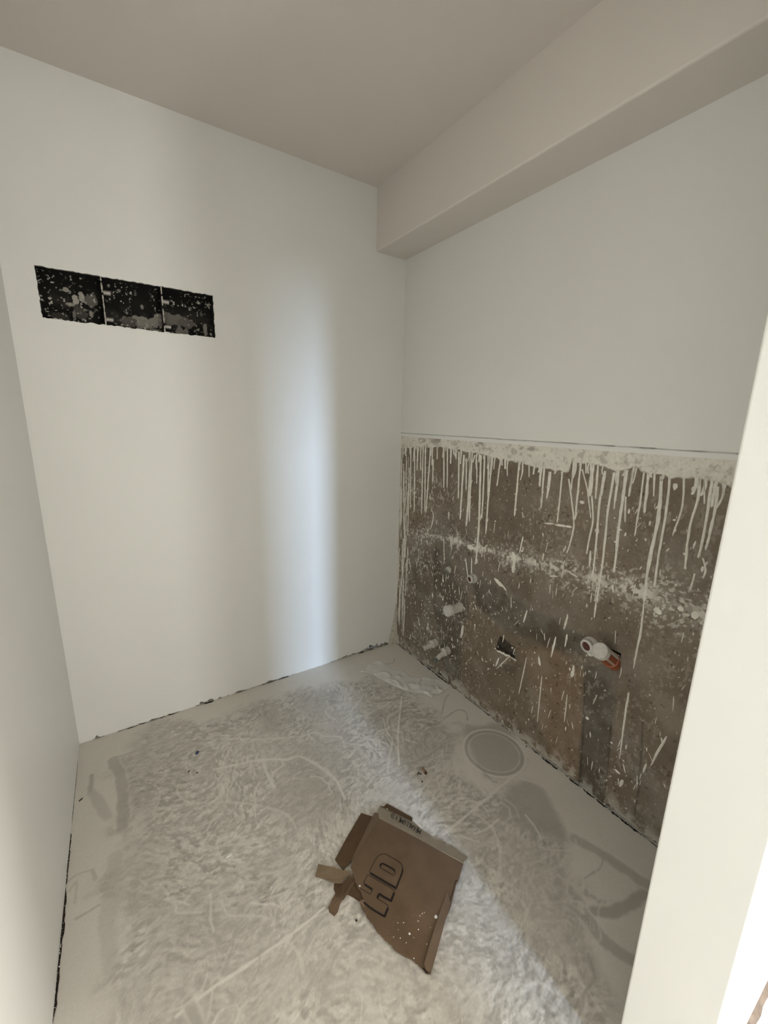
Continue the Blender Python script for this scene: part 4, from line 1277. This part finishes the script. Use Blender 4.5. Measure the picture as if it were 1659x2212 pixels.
# threaded fittings
for nm, (s, z), lab, sc_ in (('pipe_fitting', (0.6198, 0.6339), 'small ringed pipe fitting with a dark red plug, above the capped white pipe', 0.85),
                              ('pipe_fitting', (1.2018, 0.5814), 'ringed pipe fitting with a dark red plug, right beside the orange drain pipe', 1.05)):
    t = pipe_thing(nm, s, z, lab, 'pipe fitting')
    ax = Vector((-1, 0.1, -0.06)).normalized()
    lathe_part('socket', t, [(0.027 * sc_, -0.012), (0.027 * sc_, 0.010), (0.0245 * sc_, 0.014)], (0, 0, 0), ax, M['painted_pipe'])
    lathe_part('gasket', t, [(0.0215 * sc_, 0.010), (0.0215 * sc_, 0.018)], (0, 0, 0), ax, M['green'])
    lathe_part('thread_ring', t, [(0.0225 * sc_, 0.0175), (0.0225 * sc_, 0.026), (0.0195 * sc_, 0.028), (0.0155 * sc_, 0.028), (0.0155 * sc_, 0.015)], (0, 0, 0), ax, M['white_pvc'], close=False)
    lathe_part('plug', t, [(0.0156 * sc_, 0.012), (0.0156 * sc_, 0.0235), (0.010 * sc_, 0.022), (0.0, 0.021)], (0, 0, 0), ax, M['rust'])
s, z = (0.4475, 0.6196)
t = pipe_thing('pipe_fitting', s, z, 'smallest paint-splashed pipe fitting, highest on the wall near the corner', 'pipe fitting')
ax = Vector((-1, 0.05, -0.35)).normalized()
lathe_part('socket', t, [(0.019, -0.008), (0.0185, 0.008), (0.014, 0.012)], (0, 0, 0), ax, M['painted_pipe'], 9)
lathe_part('thread_ring', t, [(0.0125, 0.010), (0.0125, 0.022), (0.0095, 0.023), (0.0095, 0.014)], (0, 0, 0), ax, M['brass'], 16, close=False)
lathe_part('plug', t, [(0.0096, 0.008), (0.0096, 0.018), (0.0, 0.017)], (0, 0, 0), ax, M['crumb'], 16)

# small lump of mortar beside the drain
s, z = (1.2063, 0.5487)
mb_ = MB()
mb_.lathe([(0.012, -0.004), (0.012, 0.006), (0.008, 0.012), (0.0, 0.014)], wbp(s, z, -TH), OUT, 7)
tag(mb_.build('mortar_lump', M['drip']), 'pale lump of mortar under the fitting beside the orange drain', 'mortar lump')

# ------------------------------------------------------------------ torn cardboard box on the floor
cb = empty('cardboard_box', (*(-0.7874, -1.1227), 0.0))
tag(cb, 'torn flattened brown cardboard box with outlined block letters, lying on the dusty floor', 'cardboard box')
co = cb.location


def loc(p):
    return (p[0] - co.x, p[1] - co.y, p[2])


ZP = 0.014   # height of the lid's face
TK = 0.004
# lid, slightly bowed, as a triangulated grid clipped to the torn outline
outline = []
raw = [(-0.7136, -0.9500), (-0.5706, -1.2141), (-0.6187, -1.2430), (-0.6286, -1.2457), (-0.6730, -1.2747), (-0.6815, -1.2802), (-0.6969, -1.2878), (-0.7130, -1.2946), (-0.8215, -1.3614), (-0.8292, -1.3545), (-0.8324, -1.3419), (-0.8410, -1.3204), (-0.8673, -1.2839), (-0.8769, -1.2574), (-0.8843, -1.2351), (-0.8903, -1.2096), (-0.8938, -1.1837), (-0.8957, -1.1592), (-0.8956, -1.1380), (-0.8826, -1.1366), (-0.8800, -1.1188), (-0.8808, -1.1011), (-0.8811, -1.0849), (-0.8771, -1.0604), (-0.8696, -1.0363), (-0.8591, -1.0244), (-0.8392, -1.0153)]
for i, q in enumerate(raw):
    nq = raw[(i + 1) % len(raw)]
    outline.append(q)
    if 9 <= i <= 23:      # the torn side is ragged
        for k in range(1, 4):
            t_ = k / 4
            outline.append((q[0] + (nq[0] - q[0]) * t_ + random.uniform(-.0016, .0016), q[1] + (nq[1] - q[1]) * t_ + random.uniform(-.0016, .0016)))
bm = bmesh.new()
vsb = [bm.verts.new(loc((x, y, ZP))) for x, y in outline]
fc = bm.faces.new(vsb)
if fc.normal.z < 0:
    fc.normal_flip()
bmesh.ops.triangulate(bm, faces=[fc])
bmesh.ops.subdivide_edges(bm, edges=bm.edges[:], cuts=3, use_grid_fill=True)
c0 = Vector(loc((*(-0.7610, -1.1804), 0)))
for v in bm.verts:
    q = v.co - c0
    v.co.z = ZP + 0.0022 * math.sin(q.x * 18 + 1.0) * math.cos(q.y * 14) - 0.012 * max(0, -(q.y + 0.06)) / 0.2
r = bmesh.ops.extrude_face_region(bm, geom=bm.faces[:])
for v in [g for g in r['geom'] if isinstance(g, bmesh.types.BMVert)]:
    v.co.z -= TK
bmesh.ops.recalc_face_normals(bm, faces=bm.faces[:])
me = bpy.data.meshes.new('lid')
bm.to_mesh(me)
bm.free()
me.materials.append(M['card'])
lid = link(bpy.data.objects.new('lid', me))
lid.parent = cb


def lid_z(x, y):
    q = Vector(loc((x, y, 0))) - c0
    return ZP + 0.0022 * math.sin(q.x * 18 + 1.0) * math.cos(q.y * 14) - 0.012 * max(0, -(q.y + 0.06)) / 0.2


def card_piece(name, pts, mat, th=0.0035, parent=None):
    P = [loc(p) for p in pts]
    n = (Vector(P[1]) - Vector(P[0])).cross(Vector(P[2]) - Vector(P[0]))
    if n.z < 0:
        P = P[::-1]
        n = -n
    v_, f_ = slab(P, (0, 0, 1), th)
    return mesh_obj(name, v_, f_, mat, parent or cb)


M['card_edge'] = simple_mat('cardboard_fold', (0.175, 0.122, 0.082), rough=0.9, var=0.06, vscale=20, spec=0.2)
M['card_edge2'] = simple_mat('cardboard_tape', (0.20, 0.145, 0.09), rough=0.7, var=0.12, vscale=30, spec=0.3)
M['card_red'] = simple_mat('cardboard_torn_ply', (0.175, 0.085, 0.048), rough=0.95, var=0.12, vscale=30, spec=0.1)
card_piece('side_strip', [(-0.7133, -0.9495, 0.0140), (-0.7052, -0.9277, 0.0096), (-0.6798, -0.9030, 0.0010), (-0.6605, -0.9310, 0.0000), (-0.6150, -1.0050, -0.0012), (-0.6109, -1.0337, 0.0013), (-0.6070, -1.0594, 0.0035), (-0.5979, -1.0826, 0.0043), (-0.5962, -1.1020, 0.0062), (-0.5800, -1.1136, 0.0040), (-0.5692, -1.1288, 0.0034), (-0.5723, -1.1413, 0.0056), (-0.5595, -1.1473, 0.0035), (-0.5574, -1.1582, 0.0043), (-0.5503, -1.1828, 0.0057), (-0.5422, -1.2037, 0.0064), (-0.5512, -1.2087, 0.0090), (-0.5706, -1.2141, 0.0140)], M['card_light'], 0.003)
card_piece('back_flap', [(-0.6833, -0.9083, 0.0060), (-0.6730, -0.9168, 0.0060), (-0.6552, -0.9108, 0.0030), (-0.6095, -1.0027, 0.0030), (-0.6206, -1.0148, 0.0060)], M['card_dark'], 0.002)
card_piece('folded_edge', [(-0.7136, -0.9500, 0.0140), (-0.8392, -1.0153, 0.0140), (-0.8591, -1.0244, 0.0140), (-0.8626, -1.0218, 0.0100), (-0.8296, -0.9981, 0.0090), (-0.7146, -0.9213, 0.0090), (-0.7068, -0.9302, 0.0110)], M['card_edge'], 0.003)
card_piece('folded_edge', [(-0.6666, -1.2476, 0.0152), (-0.6801, -1.2766, 0.0152), (-0.7000, -1.2894, 0.0152), (-0.7161, -1.2961, 0.0152), (-0.8207, -1.3605, 0.0135), (-0.8284, -1.3536, 0.0135), (-0.8262, -1.3415, 0.0140), (-0.7892, -1.3178, 0.0150), (-0.7190, -1.2762, 0.0152)], M['card_edge'], 0.0012)
card_piece('torn_flap', [(-0.7527, -0.8935, 0.0030), (-0.7266, -0.9316, 0.0085), (-0.7887, -0.9717, 0.0085), (-0.8598, -1.0227, 0.0090), (-0.8703, -1.0241, 0.0070), (-0.8931, -1.0278, 0.0040), (-0.8993, -0.9862, 0.0030), (-0.8464, -0.9504, 0.0030)], M['card_dark'], 0.0025)
card_piece('torn_strip', [(-0.9501, -0.9716, 0.0040), (-0.9227, -1.0018, 0.0080), (-0.9138, -1.0093, 0.0120), (-0.8969, -1.0322, 0.0100), (-0.8749, -1.0475, 0.0100), (-0.8800, -1.0512, 0.0090), (-0.9053, -1.0545, 0.0100), (-0.9129, -1.0632, 0.0100), (-0.9332, -1.0490, 0.0100), (-0.9533, -1.0211, 0.0060), (-0.9720, -0.9987, 0.0040)], M['card_edge2'], 0.003)
card_piece('torn_strip', [(-0.8769, -1.0571, 0.0100), (-0.8902, -1.0555, 0.0090), (-0.9098, -1.0602, 0.0060), (-0.9352, -1.0712, 0.0050), (-0.9563, -1.0810, 0.0040), (-0.9669, -1.0909, 0.0040), (-0.9740, -1.0937, 0.0030), (-0.9762, -1.1043, 0.0030), (-0.9685, -1.1208, 0.0030), (-0.9569, -1.1176, 0.0030), (-0.9403, -1.1021, 0.0040), (-0.9274, -1.0972, 0.0050), (-0.9148, -1.0933, 0.0060), (-0.8937, -1.0852, 0.0080), (-0.8799, -1.0770, 0.0090)], M['card'], 0.003)
card_piece('torn_strip', [(-0.9312, -1.0448, 0.0035), (-0.9113, -1.0602, 0.0035), (-0.9407, -1.0732, 0.0030), (-0.9399, -1.0594, 0.0030)], M['card_dark'], 0.002)
card_piece('under_flap', [(-0.8755, -1.0576, 0.0060), (-0.8783, -1.0799, 0.0060), (-0.8761, -1.1147, 0.0060), (-0.8789, -1.1331, 0.0050), (-0.8921, -1.1268, 0.0040), (-0.9042, -1.1046, 0.0030), (-0.9144, -1.0897, 0.0030), (-0.8958, -1.0806, 0.0040)], M['card_dark'], 0.0025)
card_piece('under_layer', [(-0.6971, -0.9331, 0.0040), (-0.5722, -1.2042, 0.0040), (-0.6972, -1.2812, 0.0040), (-0.8155, -1.3511, 0.0040), (-0.8594, -1.2751, 0.0040), (-0.8849, -1.1766, 0.0040), (-0.8750, -1.0936, 0.0040), (-0.8506, -1.0240, 0.0040)], M['card_dark'], 0.003)
card_piece('torn_edge', [(-0.8823, -1.1360, 0.0130), (-0.8902, -1.1340, 0.0150), (-0.8966, -1.1372, 0.0120), (-0.8954, -1.1510, 0.0100), (-0.8915, -1.1622, 0.0110)], M['card_edge'], 0.0015)
card_piece('torn_edge', [(-0.8864, -1.1962, 0.0060), (-0.8834, -1.2033, 0.0080), (-0.8731, -1.2270, 0.0080), (-0.8802, -1.2312, 0.0050), (-0.8886, -1.2119, 0.0040)], M['card_red'], 0.001)


def ribbon(pts, w, mat, name, parent, lift=0.0008, closed=False, zf=None):
    """flat printed line on the lid"""
    mb_ = MB()
    n = len(pts)
    ws = w if isinstance(w, (list, tuple)) else [w] * n
    L, R = [], []
    for i in range(n):
        a = Vector(pts[max(0, i - 1)]) if not closed else Vector(pts[i - 1])
        b = Vector(pts[min(n - 1, i + 1)]) if not closed else Vector(pts[(i + 1) % n])
        d = (b - a).normalized()
        nn = Vector((-d.y, d.x))
        pq = Vector(pts[i])
        L.append(pq + nn * ws[i] / 2)
        R.append(pq - nn * ws[i] / 2)
    vs_ = []
    for a, b in zip(L, R):
        for q in (a, b):
            zq = (zf or lid_z)(q.x, q.y) + lift
            vs_.append(loc((q.x, q.y, zq)))
    fs_ = [(2 * i, 2 * i + 1, 2 * i + 3, 2 * i + 2) for i in range(n - 1)]
    if closed:
        fs_.append((2 * n - 2, 2 * n - 1, 1, 0))
    return vs_, fs_


def dens(pts, step=0.006):
    out = []
    for a, b in zip(pts[:-1], pts[1:]):
        k = max(1, int(math.dist(a, b) / step))
        out += [(a[0] + (b[0] - a[0]) * i / k, a[1] + (b[1] - a[1]) * i / k) for i in range(k)]
    return out + [pts[-1]]


def print_lines(name, lines, mat, lift=0.0008, zf=None, step=0.006):
    mb_ = MB()
    for pts, w in lines:
        v_, f_ = ribbon(dens(pts, step), w, mat, name, lid, lift, zf=zf)
        mb_.add(v_, f_)
    return mb_.build(name, mat, lid)


THIN, THICK = 0.0019, 0.0062
print_lines('printed_letter', [([(-0.8303, -1.0867), (-0.8313, -1.0816), (-0.8202, -1.0747), (-0.8073, -1.0673), (-0.7964, -1.0611), (-0.7852, -1.0570), (-0.7748, -1.0567), (-0.7645, -1.0612), (-0.7590, -1.0684), (-0.7500, -1.0859), (-0.7408, -1.1027), (-0.7377, -1.1141), (-0.7389, -1.1241), (-0.7424, -1.1312)], THIN),
    ([(-0.7431, -1.1307), (-0.7481, -1.1367), (-0.7578, -1.1436), (-0.7723, -1.1522), (-0.7896, -1.1635)], THICK * 0.72),
    ([(-0.7879, -1.1646), (-0.7934, -1.1545), (-0.8035, -1.1364), (-0.8124, -1.1202), (-0.8228, -1.1017), (-0.8311, -1.0869)], THICK),
    ([(-0.7969, -1.0865), (-0.7905, -1.0825), (-0.7847, -1.0834), (-0.7804, -1.0902), (-0.7731, -1.1030), (-0.7666, -1.1148), (-0.7660, -1.1224)], THICK * 0.9),
    ([(-0.7651, -1.1222), (-0.7666, -1.1258), (-0.7748, -1.1311), (-0.7825, -1.1172), (-0.7896, -1.1043), (-0.7981, -1.0878)], THIN)], M['ink'])
print_lines('printed_letter', [([(-0.8623, -1.0997), (-0.8515, -1.0927), (-0.8395, -1.0861), (-0.8268, -1.1081), (-0.8150, -1.1286), (-0.8045, -1.1463), (-0.7960, -1.1644), (-0.8034, -1.1693)], THIN),
    ([(-0.7999, -1.1691), (-0.8083, -1.1745), (-0.8212, -1.1826)], THICK),
    ([(-0.8187, -1.1819), (-0.8259, -1.1705), (-0.8321, -1.1596), (-0.8375, -1.1480)], THICK),
    ([(-0.8369, -1.1471), (-0.8422, -1.1503), (-0.8488, -1.1544)], THICK),
    ([(-0.8488, -1.1544), (-0.8431, -1.1643), (-0.8371, -1.1755), (-0.8314, -1.1859), (-0.8367, -1.1910)], THIN),
    ([(-0.8355, -1.1907), (-0.8439, -1.1960), (-0.8562, -1.2030)], THICK),
    ([(-0.8543, -1.2031), (-0.8610, -1.1924), (-0.8697, -1.1776), (-0.8769, -1.1642), (-0.8811, -1.1542), (-0.8857, -1.1423)], THICK * 0.85),
    ([(-0.8612, -1.1035), (-0.8553, -1.1151), (-0.8489, -1.1277)], THICK),
    ([(-0.8486, -1.1272), (-0.8540, -1.1317), (-0.8602, -1.1343), (-0.8681, -1.1210), (-0.8751, -1.1070), (-0.8818, -1.1107)], THIN),
    ([(-0.8620, -1.0992), (-0.8609, -1.1030)], THIN)], M['ink'])
for one_cut in [([(-0.6246, -1.2398), (-0.6371, -1.2465), (-0.6567, -1.2590), (-0.6755, -1.2696), (-0.6826, -1.2744), (-0.6830, -1.2798)], 0.0016),
    ([(-0.6994, -1.2889), (-0.7059, -1.2860), (-0.7142, -1.2894), (-0.7293, -1.2989), (-0.7660, -1.3202), (-0.7953, -1.3383), (-0.8235, -1.3540)], 0.0018),
    ([(-0.8316, -1.3428), (-0.8292, -1.3504), (-0.8267, -1.3591)], 0.0032),
    ([(-0.6188, -1.2427), (-0.6246, -1.2398)], 0.0014)]:
    print_lines('cut_line', [one_cut], M['ink'])

# bared flutes of the corrugated core on the torn strip
for (p0, p1) in [
    ([(-0.8910, -1.0570, 0.0100), (-0.9458, -1.0805, 0.0062)]),
    ([(-0.8882, -1.0607, 0.0100), (-0.9419, -1.0860, 0.0062)]),
    ([(-0.8854, -1.0645, 0.0100), (-0.9381, -1.0914, 0.0062)]),
    ([(-0.8825, -1.0682, 0.0100), (-0.9344, -1.0968, 0.0062)]),
    ([(-0.8797, -1.0720, 0.0100), (-0.9306, -1.1022, 0.0062)])]:
    a, b = Vector(loc(p0)), Vector(loc(p1))
    mb_ = MB()
    mb_.lathe([(0.0012, 0.0), (0.0012, (b - a).length)], a, b - a, 8)
    mb_.build('flute', M['card_dark'], cb)

# handwriting on the side strip
print_lines('handwriting', [([(-0.6108, -1.0555), (-0.6295, -1.0681), (-0.6178, -1.0540), (-0.6330, -1.0609), (-0.6156, -1.0455)], 0.0022),
    ([(-0.6372, -1.0521), (-0.6347, -1.0574), (-0.6165, -1.0434), (-0.6192, -1.0377)], 0.0022),
    ([(-0.6257, -1.0505), (-0.6278, -1.0460)], 0.0022),
    ([(-0.6385, -1.0417), (-0.6398, -1.0467), (-0.6313, -1.0439), (-0.6232, -1.0372), (-0.6217, -1.0324), (-0.6258, -1.0317), (-0.6313, -1.0360), (-0.6301, -1.0386)], 0.0022),
    ([(-0.6239, -1.0278), (-0.6420, -1.0373), (-0.6273, -1.0206)], 0.0022),
    ([(-0.6312, -1.0316), (-0.6332, -1.0273)], 0.0022),
    ([(-0.6447, -1.0316), (-0.6283, -1.0184), (-0.6309, -1.0129)], 0.0022),
    ([(-0.6486, -1.0235), (-0.6322, -1.0101), (-0.6348, -1.0046)], 0.0022),
    ([(-0.6527, -1.0149), (-0.6380, -1.0026), (-0.6375, -0.9989), (-0.6404, -0.9975), (-0.6553, -1.0094)], 0.0022),
    ([(-0.6401, -0.9934), (-0.6569, -1.0060), (-0.6462, -0.9925), (-0.6599, -0.9999), (-0.6441, -0.9848)], 0.0022),
    ([(-0.6637, -0.9920), (-0.6610, -0.9976), (-0.6446, -0.9837), (-0.6474, -0.9777)], 0.0032),
    ([(-0.6529, -0.9907), (-0.6551, -0.9860)], 0.0032),
    ([(-0.6670, -0.9850), (-0.6507, -0.9709)], 0.0016),
    ([(-0.6673, -0.9773), (-0.6640, -0.9793), (-0.6588, -0.9757), (-0.6547, -0.9672), (-0.6552, -0.9663)], 0.0016),
    ([(-0.6727, -0.9732), (-0.6563, -0.9589)], 0.0016),
    ([(-0.6713, -0.9762), (-0.6747, -0.9691), (-0.6704, -0.9586), (-0.6625, -0.9532), (-0.6574, -0.9556), (-0.6555, -0.9607)], 0.0016),
    ([(-0.6711, -0.9668), (-0.6663, -0.9600), (-0.6602, -0.9580)], 0.0016)], M['pen'], 0.0012, zf=(lambda x, y: -0.22276 * x + -0.12012 * y + -0.25894), step=0.004)
# flecks of paint on the lid
mb_ = MB()
for (x, y), r in (((-0.7345, -1.2782), 0.0047), ((-0.8191, -1.2706), 0.0031), ((-0.8187, -1.2422), 0.0016), ((-0.7828, -1.2604), 0.0018), ((-0.7934, -1.2756), 0.0018), ((-0.8453, -1.2650), 0.0016), ((-0.7649, -1.3155), 0.0021), ((-0.7592, -1.3186), 0.0016), ((-0.8751, -1.1000), 0.0029), ((-0.7191, -1.2937), 0.0016), ((-0.8396, -1.3168), 0.0016), ((-0.8597, -1.2538), 0.0013), ((-0.7928, -1.3114), 0.0013), ((-0.8378, -1.2810), 0.0013), ((-0.8324, -1.2342), 0.0013), ((-0.8401, -1.2477), 0.0010), ((-0.7625, -1.2894), 0.0010), ((-0.8148, -1.2828), 0.0010), ((-0.6719, -0.9369), 0.0021), ((-0.7630, -1.2529), 0.0016), ((-0.7711, -1.2538), 0.0016), ((-0.7564, -1.2541), 0.0013)):
    V_ = [loc((x + r * math.cos(a) * random.uniform(.8, 1.15), y + r * math.sin(a) * random.uniform(.8, 1.15), lid_z(x, y) + 0.0008)) for a in np.linspace(0, 2 * PI, 9)[:-1]]
    mb_.add(V_ + [loc((x, y, lid_z(x, y) + 0.0014))], [(i, (i + 1) % 8, 8) for i in range(8)])
o = mb_.build('paint_flecks', M['speck'], lid)
o['kind'] = 'stuff'

# ------------------------------------------------------------------ thin plastic sheet by the corner
fo = [(-0.3583, -0.1641), (-0.3172, -0.1699), (-0.2693, -0.1336), (-0.2344, -0.1208), (-0.1954, -0.1408), (-0.1854, -0.1807), (-0.1824, -0.2123), (-0.1786, -0.2535), (-0.1397, -0.2769), (-0.1298, -0.3019), (-0.1353, -0.3420), (-0.1024, -0.3770), (-0.0601, -0.3995), (-0.0287, -0.4305), (-0.0040, -0.4590), (-0.0040, -0.4799), (-0.0040, -0.4978), (-0.0040, -0.5232), (-0.0427, -0.5316), (-0.0992, -0.5380), (-0.1177, -0.5188), (-0.1486, -0.5449), (-0.1478, -0.5323), (-0.1530, -0.5107), (-0.1611, -0.4924), (-0.2005, -0.4658), (-0.2367, -0.4139), (-0.2603, -0.3519), (-0.2769, -0.2984), (-0.2927, -0.2590), (-0.2993, -0.2090)]
bm = bmesh.new()
cx, cy = sum(q[0] for q in fo) / len(fo), sum(q[1] for q in fo) / len(fo)
fc = bm.faces.new([bm.verts.new((x - cx, y - cy, 0)) for x, y in fo])
if fc.normal.z < 0:
    fc.normal_flip()
bmesh.ops.triangulate(bm, faces=[fc])
for it in range(4):
    bmesh.ops.subdivide_edges(bm, edges=[e for e in bm.edges if e.calc_length() > 0.009], cuts=1)
    bmesh.ops.triangulate(bm, faces=bm.faces[:])
for v in bm.verts:
    x, y = np.array(v.co.x), np.array(v.co.y)
    rdg = 1 - abs(2 * float(fbm(x + 3, y, 0.09, 601, 3)) - 1) * 2.2
    v.co.z = 0.0022 + 0.008 * max(0, rdg) ** 3 + 0.005 * float(fbm(x, y, 0.035, 605, 3))
for v in bm.verts:
    if v.is_boundary:
        v.co.z = 0.002 + v.co.z * 0.25
for f in bm.faces:
    f.smooth = True
me = bpy.data.meshes.new('plastic_sheet')
bm.to_mesh(me)
bm.free()
me.materials.append(M['film'])
ps = link(bpy.data.objects.new('plastic_sheet', me))
ps.location = (cx, cy, 0.0)
tag(ps, 'thin crumpled translucent plastic sheet on the floor against the cement wall', 'plastic sheet')

# ------------------------------------------------------------------ crumbs and litter on the floor


def pebble(name, x, y, r, mat, label, cat, group=None, flat=0.7, elong=1.0, ang=0.0):
    bm_ = bmesh.new()
    bmesh.ops.create_icosphere(bm_, subdivisions=2, radius=r)
    rs = random.Random(int(x * 10000) + int(y * 777))
    for v in bm_.verts:
        k_ = rs.uniform(0.72, 1.15)
        q = Vector((v.co.x * k_ * elong, v.co.y * k_, v.co.z * flat * k_))
        v.co = (q.x * math.cos(ang) - q.y * math.sin(ang), q.x * math.sin(ang) + q.y * math.cos(ang), q.z + r * flat * 0.8)
    me_ = bpy.data.meshes.new(name)
    bm_.to_mesh(me_)
    bm_.free()
    me_.materials.append(mat)
    o_2 = link(bpy.data.objects.new(name, me_))
    o_2.location = (x, y, 0.0005)
    return tag(o_2, label, cat, group)


pebble('blue_chip', *(-1.1924, -0.3075), 0.0065, M['blue'], 'small dark blue chip lying on the dusty floor', 'chip', flat=0.5, elong=1.6, ang=0.9)
q = (-0.4551, -0.8721)
bu = empty('paper_roll', (*q, 0.0))
tag(bu, 'small brown paper roll end lying beside dark crumbs on the floor', 'litter')
mb_ = MB()
axv = Vector(((-0.4553, -0.8898)[0] - (-0.4547, -0.8568)[0], (-0.4553, -0.8898)[1] - (-0.4547, -0.8568)[1], 0)).normalized()
mb_.lathe([(0.0055, -0.014), (0.006, -0.0135), (0.006, 0.008), (0.0055, 0.0085)], (0, 0, 0.0062), axv, 14)
auto_smooth(mb_.build('wrapper', M['butt'], bu))
mb_ = MB()
mb_.lathe([(0.0057, 0.0083), (0.0060, 0.009), (0.0056, 0.014), (0.003, 0.0145)], (0, 0, 0.0062), axv, 14)
auto_smooth(mb_.build('tip', M['card_dark'], bu))
for q, r in (((-0.4765, -0.8640), .0028), ((-0.4820, -0.8683), .0024), ((-0.4747, -0.8677), .0026), ((-0.4743, -0.8730), .003), ((-0.4698, -0.8732), .002), ((-0.4890, -0.9037), .003), ((-0.4848, -0.8690), .002)):
    pebble('dark_crumb', *q, r, M['crumb'], 'tiny black crumb beside the brown paper roll', 'crumb', 'black crumbs by the paper roll')
for q, lab in (((-0.2765, -0.3597), 'tiny black crumb below the plastic sheet'), ((-0.0001, -0.9994), 'black crumb at the foot of the cement wall near the bucket ring'),
                  ((-1.2089, -0.4121), 'tiny dark crumb near the blue chip'), ((-0.9215, -1.1633), 'dark crumb beside the torn cardboard')):
    pebble('dark_crumb', *q, 0.003, M['crumb'], lab, 'crumb')
pebble('dark_splinter', *(-1.2351, -0.3883), 0.0025, M['crumb'], 'short dark splinter near the blue chip', 'splinter', elong=2.4, ang=0.8)
pebble('dark_splinter', *(-1.5792, -0.3188), 0.0022, M['crumb'], 'thin dark splinter on the floor by the left wall', 'splinter', elong=4.0, ang=0.7)
for (x, y), r in (((-0.4431, -1.1616), 0.006), ((-1.1763, -0.7958), 0.009), ((-0.2729, -1.5141), 0.004)):
    pebble('plaster_crumb', x, y, r, M['dust_ridge'], 'pale flat crumb of plaster on the dusty floor', 'plaster crumb', 'pale plaster crumbs', flat=0.35, elong=1.3, ang=0.5)
